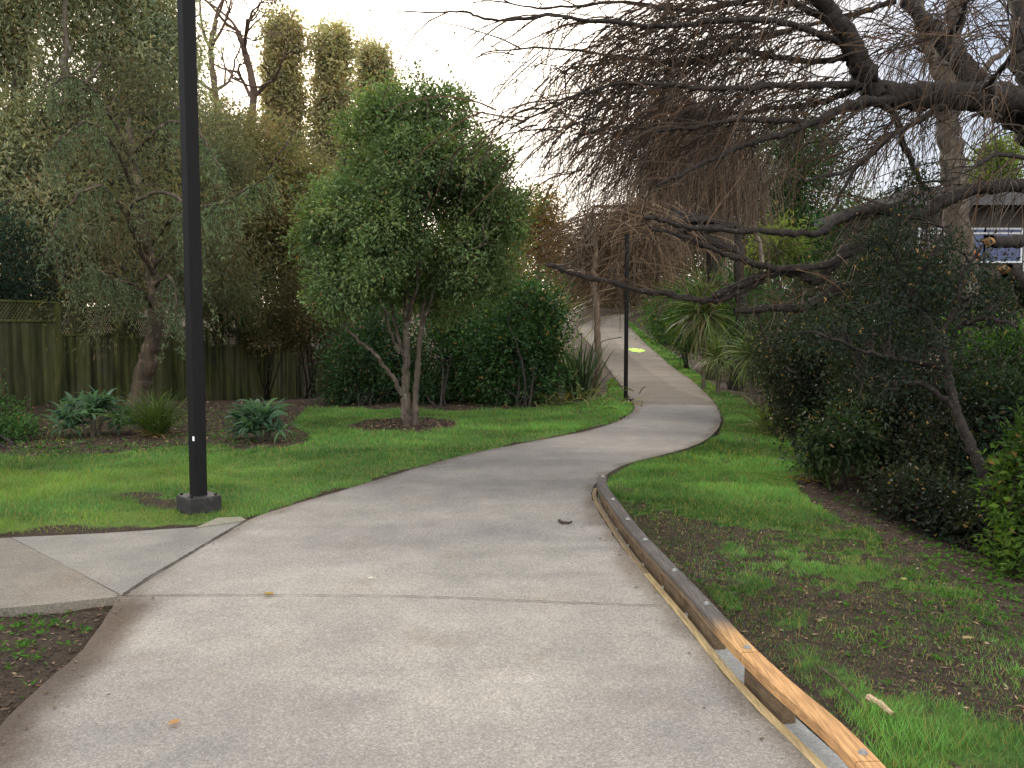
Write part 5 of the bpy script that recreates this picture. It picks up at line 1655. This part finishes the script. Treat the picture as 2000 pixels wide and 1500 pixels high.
# ------------------------------------------------------------------ far greenery closing the view
tall_tree('orange_tree', 'orange brown autumn tree at the end of the left shrubs', 'tree', 1052, 42, [(1052, 520), (1052, 420)], 0.15, [blob(1052, 420, 42, 38, 52, 1.6), blob(1030, 470, 42, 36, 46, 1.4), blob(1080, 480, 42, 34, 46, 1.4)], 901, 240, 30, [(0.17, 0.1, 0.035), (0.2, 0.13, 0.05), (0.13, 0.09, 0.035)], 0.16, 0.09, 0.26)
tussock('pampas_grass', 1030, 640, 420, 3.0, 0.055, [(0.12, 0.15, 0.045), (0.16, 0.19, 0.07), (0.09, 0.12, 0.04)], 902, 'tall pale green pampas clump behind the dark shrub', up=(1.05, 1.5), bend=1.2, spread=0.45, Y=26)
tussock('pampas_grass', 1048, 640, 220, 1.3, 0.05, [(0.13, 0.14, 0.055), (0.15, 0.13, 0.06), (0.09, 0.1, 0.04)], 903, 'dry pampas clump at the left edge of the far path', up=(0.9, 1.5), bend=1.3, spread=0.4, Y=27)
RB = 'bushes lining the far right edge of the path'
shrub('bank_bush', 'green bush at the far end of the right verge', 'shrub', 1296, 0, [blob(1290, 615, 38, 30, 40, 1.2), blob(1320, 600, 37, 40, 50, 1.2), blob(1295, 645, 37, 30, 18, 1)], 911, 230, 30, MIDG, 0.13, 0.06, 0.2, M_SOFT, RB, Y=38)
shrub('bank_bush', 'mid green bush left of the big cabbage tree', 'shrub', 1345, 0, [blob(1335, 630, 27, 36, 52, 1.0), blob(1365, 600, 27, 40, 60, 1.1), blob(1340, 668, 26.5, 34, 20, .8)], 912, 250, 30, MIDG + DARKG, 0.1, 0.05, 0.18, M_SOFT, RB, Y=27)
shrub('bank_bush', 'dark bush behind the cabbage trees', 'shrub', 1430, 0, [blob(1440, 600, 22, 60, 70, 1.2), blob(1490, 620, 20, 60, 70, 1.1), blob(1490, 680, 18, 45, 50, .9)], 913, 380, 30, DARKG + MIDG, 0.09, 0.045, 0.17, M_LEAF, RB, Y=21)
shrub('bank_bush', 'dark brown thicket where the path disappears over the rise', 'shrub', 1190, 0, [blob(1200, 585, 70, 70, 34, 2.0), blob(1140, 575, 66, 50, 44, 2.0), blob(1265, 570, 66, 40, 44, 2.0), blob(1200, 540, 72, 80, 50, 2)], 915, 420, 30, [(0.05, 0.036, 0.026), (0.07, 0.05, 0.034), (0.04, 0.042, 0.024)], 0.22, 0.1, 0.34, M_SOFT, RB, Y=70)
tall_tree('brown_tree', 'dull brown tree closing the view over the end of the path', 'tree', 1215, 54, [(1215, 560), (1215, 500)], 0.2, [blob(1170, 500, 54, 60, 60, 2), blob(1240, 480, 56, 70, 60, 2), blob(1300, 510, 52, 60, 60, 2), blob(1210, 550, 54, 110, 44, 2), blob(1120, 540, 52, 50, 50, 2)], 916, 560, 30, [(0.075, 0.052, 0.035), (0.1, 0.07, 0.045), (0.06, 0.055, 0.033)], 0.2, 0.085, 0.32, 0.3)
tall_tree('tree_fern', 'yellow green fern crown behind the willow limbs', 'tree', 1520, 27, [(1520, 520), (1522, 470)], 0.12, [blob(1525, 468, 27, 36, 22, 1.0), blob(1500, 500, 27, 34, 26, 1.0)], 914, 90, 24, [(0.1, 0.14, 0.035), (0.13, 0.165, 0.045), (0.07, 0.1, 0.03)], 0.22, 0.05, 0.22, 0.5)
BT = 'evergreens on the skyline right of the path'
tall_tree('evergreen_tree', 'domed dark evergreen on the skyline behind the willow twigs', 'tree', 1560, 36, [(1560, 450), (1560, 330)], 0.3, [blob(1575, 290, 36, 70, 80, 2.2), blob(1520, 330, 36, 80, 90, 2.2), blob(1590, 390, 36, 80, 90, 2.2), blob(1480, 420, 36, 80, 90, 2.0), blob(1560, 480, 35, 120, 70, 2)], 921, 700, 36, DARKG + MIDG[:2], 0.16, 0.07, 0.32, group=BT)
tall_tree('evergreen_tree', 'brownish evergreen behind the weeping willow', 'tree', 1400, 40, [(1400, 450), (1400, 350)], 0.3, [blob(1400, 380, 40, 100, 90, 2.2), blob(1330, 440, 40, 90, 90, 2.0), blob(1440, 470, 40, 110, 90, 2.0), blob(1260, 480, 44, 80, 80, 2)], 922, 620, 32, BROWN[:3] + DARKG, 0.17, 0.075, 0.34, group=BT)
tall_tree('evergreen_tree', 'yellow green tree top rising behind the roof of the brown building', 'tree', 1945, 38, [(1945, 420), (1945, 350)], 0.2, [blob(1945, 345, 38, 46, 36, 1.6), blob(1955, 300, 38, 34, 28, 1.3), blob(1910, 375, 38, 50, 30, 1.3)], 923, 260, 32, [(0.11, 0.15, 0.035), (0.15, 0.18, 0.045), (0.07, 0.11, 0.03)], 0.18, 0.07, 0.28, group=BT)
tall_tree('evergreen_tree', 'dark evergreen left of the brown building', 'tree', 1690, 30, [(1690, 500), (1690, 430)], 0.22, [blob(1700, 440, 30, 80, 50, 1.7), blob(1660, 500, 29, 80, 70, 1.7), blob(1760, 430, 31, 50, 40, 1.4)], 924, 420, 32, DARKG + MIDG[:1], 0.14, 0.06, 0.26, group=BT)


shrub('small_leaved_shrub', 'tall dark tangled shrub screening the brown building', 'shrub', 1760, 0, [blob(1740, 520, 13, 110, 90, 1.0), blob(1850, 560, 13, 110, 80, 1.0), blob(1640, 590, 13, 90, 70, 1.0), blob(1760, 640, 12.5, 130, 70, 1), blob(1940, 600, 13, 70, 60, .9)], 1007, 620, 30, [(0.011, 0.019, 0.012), (0.016, 0.026, 0.015), (0.023, 0.034, 0.017), (0.024, 0.02, 0.014)], 0.06, 0.03, 0.13, group='dark small leaved shrubs right of the path', Y=13, stems=9, shell=0.2)
shrub('small_leaved_shrub', 'dark shrub below the low willow limb at the left of the right hand mass', 'shrub', 1520, 0, [blob(1545, 650, 13.5, 70, 60, .9), blob(1600, 610, 14, 80, 60, .9), blob(1520, 710, 13, 45, 50, .8)], 1008, 330, 30, [(0.018, 0.03, 0.015), (0.025, 0.04, 0.02), (0.035, 0.052, 0.023)], 0.06, 0.03, 0.12, group='dark small leaved shrubs right of the path', Y=13.5, stems=6, shell=0.25)


# far wood closing the horizon
def far_wood():
    rng = np.random.default_rng(931)
    b = MB()
    blobs = []
    for k in range(120):
        a = math.radians(rng.uniform(-62, 62)); r = rng.uniform(62, 95)
        x, y = r * math.sin(a), r * math.cos(a)
        hh = rng.uniform(3.0, 5.0)
        blobs.append((np.array([x, y, gz(x, y) + hh * 0.5]), np.array([3.5, 3, hh])))
    crown(b, rng, blobs, 4200, 26, 0.55, 0.45, 0.25, [(0.05, 0.06, 0.03), (0.07, 0.065, 0.035), (0.04, 0.06, 0.03), (0.09, 0.07, 0.045)], 0.2, 0.6)
    tag(b.build('woodland', M_SOFT), 'distant belt of brown green woodland closing the horizon', 'woodland', kind='stuff')


far_wood()

# ------------------------------------------------------------------ dark shrubbery right of the lawn
RSH = [(0.011, 0.018, 0.010), (0.016, 0.024, 0.013), (0.023, 0.034, 0.016), (0.02, 0.018, 0.012), (0.010, 0.018, 0.013)]
SG = 'dark small leaved shrubs right of the path'
shrub('small_leaved_shrub', 'dark shrub at the left front of the right shrubbery beside the lawn', 'shrub', 1580, 860, [blob(1560, 740, 10.4, 70, 90, 0.8), blob(1610, 690, 10.4, 80, 80, 0.9), blob(1560, 810, 10, 50, 45, .6)], 1001, 560, 32, RSH, 0.045, 0.024, 0.085, group=SG, Y=10.3, shell=0.3)
shrub('small_leaved_shrub', 'tall dark shrub in the middle of the right shrubbery behind the sapling', 'shrub', 1730, 930, [blob(1720, 740, 9.2, 110, 110, 0.9), blob(1700, 810, 8.8, 95, 80, 0.7), blob(1780, 840, 8.8, 80, 100, 0.7)], 1002, 720, 32, RSH, 0.042, 0.022, 0.085, group=SG, Y=9, shell=0.3)
shrub('small_leaved_shrub', 'dark shrub under the leaning trunk at the right of the shrubbery', 'shrub', 1850, 1000, [blob(1840, 900, 7.8, 90, 110, 0.7), blob(1900, 800, 8.2, 90, 110, 0.8), blob(1800, 960, 7.5, 70, 60, .5)], 1003, 640, 32, RSH, 0.04, 0.021, 0.075, group=SG, Y=7.8, shell=0.3)
shrub('small_leaved_shrub', 'dark bluish shrub at the right edge behind the bright green bush', 'shrub', 1990, 1000, [blob(1970, 850, 7.6, 70, 130, 0.7), blob(2040, 900, 7.4, 80, 160, 0.7), blob(1940, 960, 7.2, 60, 70, .5)], 1004, 480, 32, [(0.014, 0.028, 0.016), (0.018, 0.036, 0.022), (0.024, 0.044, 0.02)], 0.05, 0.028, 0.08, group=SG, Y=7.5)
shrub('small_leaved_shrub', 'low dark undergrowth at the foot of the leaning trunk', 'shrub', 1830, 1060, [blob(1790, 980, 7.0, 80, 55, .5), blob(1880, 1030, 6.5, 80, 50, .45), blob(1940, 1080, 6.1, 60, 40, .4)], 1009, 300, 30, RSH, 0.045, 0.025, 0.075, group=SG, Y=6.7, shell=0.3)
shrub('small_leaved_shrub', 'tall dark shrub above the sapling, between the cabbage trees and the building', 'shrub', 1640, 0, [blob(1600, 600, 11.5, 90, 70, .8), blob(1700, 560, 11.5, 100, 80, .8), blob(1540, 680, 11.2, 70, 60, .7), blob(1800, 600, 11, 90, 80, .8)], 1010, 460, 30, RSH, 0.05, 0.026, 0.11, group=SG, Y=11.3, stems=7, shell=0.2)
shrub('bright_shrub', 'bright yellow green bush at the right edge in front of the dark shrubs', 'shrub', 2000, 1140, [blob(2000, 960, 5.7, 34, 100, 0.28), blob(2030, 1050, 5.5, 54, 110, 0.32), blob(1988, 1110, 5.4, 30, 44, .25), blob(2030, 900, 5.6, 50, 90, .3)], 1005, 190, 26, [(0.04, 0.08, 0.017), (0.06, 0.108, 0.022), (0.033, 0.066, 0.016)], 0.055, 0.028, 0.06, M_SOFT, stems=6, Y=5.6)
shrub('leafy_shrub', 'leafy green bush before the small fence at the far right', 'shrub', 1960, 850, [blob(1950, 720, 9.5, 60, 70, 0.6), blob(1990, 680, 9.6, 50, 40, 0.5), blob(1920, 780, 9.3, 50, 60, .5)], 1006, 260, 30, MIDG + LITEG[:1], 0.06, 0.034, 0.09, group=None, Y=9.6)


def leaning():
    rng = np.random.default_rng(1011)
    g = G(1942, 1082); Y0 = g[1]
    t = thing('leaning_tree', g, 'slender leaning tree with small dark leaves rising through the right shrubbery', 'tree')
    q = lambda px, py, dy=0.0: P(px, py, Y0 + dy)
    s = Y0 / F
    b = MB(); hubs = []
    for pts, r0, r1 in (([(1942, 1090, 0), (1938, 1000, 0.05), (1922, 930, .1), (1890, 855, .2), (1866, 790, .3), (1850, 720, .4), (1825, 650, .6), (1795, 600, .8), (1765, 540, 1.0), (1740, 470, 1.2)], 13, 6),
                        ([(1866, 795, .3), (1800, 750, .3), (1740, 745, .3), (1680, 730, .3)], 7, 3), ([(1850, 720, .4), (1780, 705, .3), (1700, 690, .2), (1620, 660, .1)], 6, 3),
                        ([(1830, 660, .6), (1870, 600, .6), (1880, 540, .6), (1920, 480, .6)], 7, 3), ([(1800, 605, .8), (1740, 590, .7), (1690, 600, .6)], 6, 3), ([(1780, 570, .9), (1820, 500, .8), (1850, 440, .8)], 6, 2),
                        ([(1866, 640, .6), (1930, 620, .4), (1990, 640, .2)], 6, 3)):
        Pn, _ = limb(b, [q(*p) for p in pts], np.linspace(r0, r1, len(pts)) * s, 8, 7, None, 0.006, rng); hubs.append(Pn)
    f = MB()
    cc = crown(f, rng, [blob(1760, 560, Y0 + .9, 100, 70, 0.6), blob(1850, 520, Y0 + .8, 80, 70, 0.5), blob(1690, 640, Y0 + .5, 110, 55, 0.5), blob(1800, 690, Y0 + .4, 100, 60, .5), blob(1930, 600, Y0 + .6, 70, 60, .5), blob(1730, 460, Y0 + 1, 60, 50, .4), blob(1790, 360, Y0 + 1.3, 40, 60, .3), blob(1600, 660, Y0 + .3, 60, 40, .4), blob(1700, 760, Y0 + .2, 90, 50, .4)],
               430, 26, 0.065, 0.035, 0.017, [(0.011, 0.02, 0.012), (0.016, 0.027, 0.016), (0.022, 0.034, 0.019), (0.013, 0.022, 0.017)], 0.2, 0.2)
    branchlets(b, rng, np.vstack(hubs), cc[::2], 0.007, 0.002)
    b.build('trunk', M_WBARK, t, smooth=True, loc=g); f.build('crown', M_LEAF, t, loc=g)


leaning()


# ------------------------------------------------------------------ brown building
def building():
    Y0 = 24.0; s = Y0 / F
    X = lambda px: (px - CX) * s
    Zp = lambda py: P(1800, py, Y0)[2]
    base = gz(X(1850), Y0) - 0.2
    g = np.array([X(1850), Y0, base])
    t = thing('building', g, 'dark brown two storey building with white framed windows behind the right hand trees', 'building')
    mw = attr_mat('dark_weatherboard', 0.85, 0.2, 3, 0.8, 1.2, (0.3, 0.3, 8))
    mg = attr_mat('window_glass', 0.2, 0.35, 0.8, 0.6, 1.3)
    b = MB(); b.box(((X(1755) + X(2300)) / 2, Y0 + 3, (Zp(396) + Zp(545)) / 2), (X(2300) - X(1755), 6, Zp(396) - Zp(545)), C=(0.055, 0.046, 0.04)); w = b.build('upper_wall', mw, t, loc=g)
    b = MB(); b.box(((X(1690) + X(2300)) / 2, Y0 + 4.2, (Zp(545) + base) / 2 - 0.002), (X(2300) - X(1690), 6, Zp(545) - base), C=(0.16, 0.125, 0.09)); b.build('lower_wall', mw, t, loc=g)
    b = MB(); b.box(((X(1735) + X(2320)) / 2, Y0 + 2.7, Zp(388)), (X(2320) - X(1735), 7, Zp(380) - Zp(398)), C=(0.05, 0.05, 0.055)); b.build('roof', mw, t, loc=g)
    b = MB(); b.box(((X(1735) + X(2320)) / 2, Y0 - 0.82, Zp(391)), (X(2320) - X(1735), 0.05, Zp(374) - Zp(408)), C=(0.07, 0.07, 0.075)); b.build('fascia', mw, t, loc=g)

    def window(x0, x1, y0, y1, glass, tr=True, depth=0.0, mull=()):
        f = MB(); yy = Y0 - 0.03 + depth
        fw = 0.045
        for a in (x0, x1, *mull):
            f.box((X(a), yy, (Zp(y0) + Zp(y1)) / 2), (fw, 0.05, Zp(y0) - Zp(y1)), C=(0.5, 0.53, 0.57))
        for a in (y0, y1):
            f.box(((X(x0) + X(x1)) / 2, yy - 0.003, Zp(a)), (X(x1) - X(x0) + fw, 0.05, fw), C=(0.5, 0.53, 0.57))
        if tr: f.box(((X(x0) + X(x1)) / 2, yy - 0.003, Zp(y0 + 9)), (X(x1) - X(x0), 0.05, fw), C=(0.5, 0.53, 0.57))
        fo = f.build('window', M_PAINT, t, loc=g)
        p = MB(); p.box(((X(x0) + X(x1)) / 2, yy + 0.015, (Zp(y0) + Zp(y1)) / 2), (X(x1) - X(x0), 0.02, Zp(y0) - Zp(y1)), C=glass); p.build('pane', mg, fo, loc=np.array([0, 0, 0]) + g)

    window(1786, 1837, 447, 512, (0.05, 0.05, 0.06)); window(1860, 1914, 447, 512, (0.03, 0.05, 0.13)); window(1914, 1985, 447, 512, (0.025, 0.04, 0.12)); window(1992, 2080, 445, 540, (0.5, 0.55, 0.62), False)
    # orange blinds low in the upper windows
    for x0, x1 in ((1790, 1833), (1864, 1905)):
        b = MB(); b.box(((X(x0) + X(x1)) / 2, Y0 - 0.035, Zp(498)), (X(x1) - X(x0), 0.01, Zp(488) - Zp(508)), C=(0.32, 0.1, 0.03)); b.build('blind', M_PAINT, t, loc=g)
    window(1925, 1952, 540, 580, (0.42, 0.38, 0.26), False, 1.2); window(1728, 1776, 602, 650, (0.9, 0.9, 0.92), False, 1.2)
    for px in (1684, 1712):
        b = MB(); b.box((X(px), Y0 - 0.4, (Zp(545) + base) / 2), (0.1, 0.1, Zp(545) - base), C=(0.06, 0.05, 0.045)); b.build('post', mw, t, loc=g)
    r = MB(); r.box(((X(1895) + X(1960)) / 2, Y0 - 0.2, Zp(580)), (X(1960) - X(1895), 0.06, 0.05), C=(0.35, 0.33, 0.3))
    for px in range(1898, 1960, 8): r.box((X(px), Y0 - 0.2, Zp(597)), (0.03, 0.03, Zp(581) - Zp(612)), C=(0.35, 0.33, 0.3))
    r.build('deck_railing', M_PAINT, t, loc=g)


building()


def side_fence():
    Y0 = 10.8; s = Y0 / F
    x0 = (1982 - CX) * s
    g = np.array([x0, Y0, gz(x0, Y0)])
    t = thing('paling_fence', g, 'short stretch of yellowish paling fence at the right edge', 'fence')
    b = MB(); rng = np.random.default_rng(3)
    zt = P(1990, 652, Y0)[2]
    for k in range(16):
        b.box((x0 + 0.1 * k + 0.05, Y0, (g[2] + zt) / 2), (0.094, 0.02, zt - g[2]), C=np.array([0.17, 0.15, 0.06]) * (0.7 + 0.5 * rng.random()))
    b.build('paling_panel', M_FENCE, t, loc=g)
    b = MB(); b.box((x0 + 0.8, Y0 + 0.04, zt - 0.2), (1.6, 0.05, 0.09), C=(0.12, 0.1, 0.05)); b.build('rail', M_FENCE, t, loc=g)


side_fence()

# ------------------------------------------------------------------ small things lying about
def flat_leaf(name, px, py, size, colr, label, rz, z=PZ + 0.006, cat='leaf', group='fallen leaves on the path'):
    g = G(px, py, z)
    b = MB(); n = 9
    u = np.linspace(0, 1, n); w = np.sin(u * math.pi) ** 0.8 * size * 0.34 * (1 + 0.15 * np.sin(u * 20))
    curl = 0.25 * size * (u - 0.5) ** 2 + 0.004
    ca, sa = math.cos(rz), math.sin(rz)
    mid = np.stack([(u - 0.5) * size, np.zeros(n), curl], 1)
    Lf = mid + np.stack([0 * u, w, 0.25 * w], 1); Rt = mid + np.stack([0 * u, -w, 0.35 * w], 1)
    V = np.vstack([Lf, mid, Rt]); V = np.stack([V[:, 0] * ca - V[:, 1] * sa, V[:, 0] * sa + V[:, 1] * ca, V[:, 2]], 1)
    F_ = [[k, k + 1, n + k + 1, n + k] for k in range(n - 1)] + [[n + k, n + k + 1, 2 * n + k + 1, 2 * n + k] for k in range(n - 1)]
    b.add(V + g, F_, C=np.array(colr))
    tag(b.build(name, M_SOFT, loc=g), label, cat, group)


flat_leaf('fallen_leaf', 341, 1418, 0.05, (0.42, 0.24, 0.12), 'curled tan leaf on the path at the lower left', 0.9)
flat_leaf('fallen_leaf', 525, 1163, 0.062, (0.4, 0.26, 0.06), 'yellow brown leaf lying on the sawn joint', 0.1)
flat_leaf('fallen_leaf', 212, 1363, 0.018, (0.06, 0.04, 0.03), 'tiny dark leaf fragment left of the tan leaf', 0.4)
flat_leaf('fallen_leaf', 1890, 1249, 0.06, (0.45, 0.33, 0.18), 'pale leaf on the bare earth of the right bank', 0.3, 0.03, group='fallen leaves on the bank')
flat_leaf('fallen_leaf', 1765, 1134, 0.05, (0.4, 0.36, 0.14), 'yellow leaf on the right bank below the dark shrubs', 1.2, 0.03, group='fallen leaves on the bank')
flat_leaf('paper_scrap', 724, 1131, 0.03, (0.8, 0.8, 0.78), 'small white scrap on the middle of the path', 0.2, cat='scrap', group='white scraps')


def twig(name, pxs, r, colr, label, z, cat='twig', mat=None, kids=0):
    rng = np.random.default_rng(len(label))
    pts = np.array([G(a, c, z) for a, c in pxs]); g = pts[0]
    pts[:, 2] += r
    b = MB(); limb(b, pts, np.linspace(r, r * 0.6, len(pts)), 7, 5, np.array(colr), r * 0.25, rng)
    tag(b.build(name, mat or M_TWIG, loc=g), label, cat)


twig('fallen_twig', [(1092, 1020), (1103, 1026), (1116, 1023)], 0.012, (0.05, 0.035, 0.028), 'short dark bark piece on the path near the kerb bend', PZ)
twig('fallen_branch', [(1698, 1372), (1722, 1392), (1748, 1410)], 0.016, (0.42, 0.3, 0.2), 'pale barkless stick in the grass beside the orange kerb rail', 0.03, 'stick')
twig('fallen_twig', [(1604, 1308), (1640, 1340), (1665, 1366), (1690, 1392)], 0.006, (0.06, 0.045, 0.03), 'long thin dark twig in the grass beside the orange kerb rail', 0.03)
twig('fallen_branch', [(720, 812), (760, 806), (790, 800)], 0.012, (0.16, 0.11, 0.08), 'thin stick lying by the mulch ring of the round tree', 0.02, 'stick') if False else None

# neon spray mark on the far leg of the path
g = G(1243, 684, PZ + 0.009)
b = MB(); n = 22; a = np.linspace(0, 2 * math.pi, n, endpoint=False); rn = np.random.default_rng(4)
rr = 0.75 + 0.5 * rn.random(n)
V = np.stack([g[0] + 0.26 * rr * np.cos(a), g[1] + 0.75 * rr * np.sin(a), np.zeros(n)], 1)
V = np.vstack([[[g[0], g[1], 0]], V]); V[:, 2] = h(V[:, 0], V[:, 1]) + PZ + 0.009
b.add(V, None, [[0, 1 + k, 1 + (k + 1) % n] for k in range(n)], C=(0.42, 0.8, 0.08))
tag(b.build('paint_mark', M_PAINT, loc=g), 'neon yellow green spray mark on the far part of the path', 'paint mark')

# ------------------------------------------------------------------ sky and light
SUN_EL, SUN_AZ = math.radians(26), math.radians(-14)        # azimuth from +Y, negative to the left
w = bpy.data.worlds.new('World'); scene.world = w; w.use_nodes = True
nt = w.node_tree; nt.nodes.clear()
out = nt.nodes.new('ShaderNodeOutputWorld'); bg = nt.nodes.new('ShaderNodeBackground')
sky = nt.nodes.new('ShaderNodeTexSky'); sky.sky_type = 'NISHITA'; sky.sun_disc = False
sky.sun_elevation = SUN_EL; sky.sun_rotation = SUN_AZ
sky.air_density = 1.0; sky.dust_density = 3.0
tc = nt.nodes.new('ShaderNodeTexCoord')
mp = nt.nodes.new('ShaderNodeMapping'); mp.inputs['Scale'].default_value = (1, 1, 2.2); nt.links.new(tc.outputs['Generated'], mp.inputs[0])
nz = noise(nt, mp.outputs[0], 2.3, 6, 0.6)
rc = ramp(nt, [(0.36, (0.12,) * 3), (0.58, (1,) * 3)]); nt.links.new(nz, rc.inputs[0])
nrm_ = nt.nodes.new('ShaderNodeVectorMath'); nrm_.operation = 'NORMALIZE'; nt.links.new(tc.outputs['Generated'], nrm_.inputs[0])
dot = nt.nodes.new('ShaderNodeVectorMath'); dot.operation = 'DOT_PRODUCT'; nt.links.new(nrm_.outputs[0], dot.inputs[0])
dot.inputs[1].default_value = (math.sin(SUN_AZ) * math.cos(SUN_EL), math.cos(SUN_AZ) * math.cos(SUN_EL), math.sin(SUN_EL))
glow = ramp(nt, [(0.80, (0, 0, 0)), (0.96, (1, 1, 1))]); nt.links.new(dot.outputs['Value'], glow.inputs[0])
sxyz = nt.nodes.new('ShaderNodeSeparateXYZ'); nt.links.new(nrm_.outputs[0], sxyz.inputs[0])
zen = ramp(nt, [(0.3, (0, 0, 0)), (0.75, (1, 1, 1))]); nt.links.new(sxyz.outputs[2], zen.inputs[0])
low = mixc(nt, rc.outputs[0], (3.0, 4.0, 5.9), (5.6, 5.8, 6.5))          # blue-grey cloud low down away from the sun
hi_ = mixc(nt, rc.outputs[0], (8.0, 9.0, 10.6), (13.5, 13.2, 12.8))      # bright thin cloud overhead
c = mixc(nt, zen.outputs[0], low, hi_)
c = mixc(nt, glow.outputs[0], c, (21.0, 18.6, 16.0))                     # glare round the veiled sun
bk = nt.nodes.new('ShaderNodeMath'); bk.operation = 'MULTIPLY_ADD'; bk.inputs[1].default_value = -1.6; bk.inputs[2].default_value = 0.3; bk.use_clamp = True
nt.links.new(sxyz.outputs[1], bk.inputs[0])
c = mixc(nt, bk.outputs[0], c, (25.0, 24.2, 23.0))                        # added fill brightness in the unseen sky behind the viewer, lights facing foliage
c = mixc(nt, 0.25, c, sky.outputs[0])
nt.links.new(c, bg.inputs[0]); bg.inputs[1].default_value = 0.15
nt.links.new(bg.outputs[0], out.inputs[0])

sl = bpy.data.lights.new('Sun', 'SUN'); sl.energy = 3.4; sl.angle = math.radians(16); sl.color = (1.0, 0.9, 0.76)
so = bpy.data.objects.new('Sun', sl); col.objects.link(so)
from mathutils import Vector
sd = Vector((math.sin(SUN_AZ) * math.cos(SUN_EL), math.cos(SUN_AZ) * math.cos(SUN_EL), math.sin(SUN_EL)))
so.rotation_euler = sd.to_track_quat('Z', 'Y').to_euler()

cam = bpy.data.cameras.new('Camera'); cam.sensor_width = 36; cam.lens = 36 * F / 2000; cam.clip_end = 2000; cam.clip_start = 0.05
co = bpy.data.objects.new('Camera', cam); col.objects.link(co)
co.location = (0, 0, CZ); co.rotation_euler = (math.pi / 2 - PITCH, 0, 0)
scene.camera = co
scene.view_settings.view_transform = 'Standard'; scene.view_settings.look = 'None'; scene.view_settings.exposure = 0
scene.cycles.max_bounces = 10; scene.cycles.transmission_bounces = 8; scene.cycles.diffuse_bounces = 7
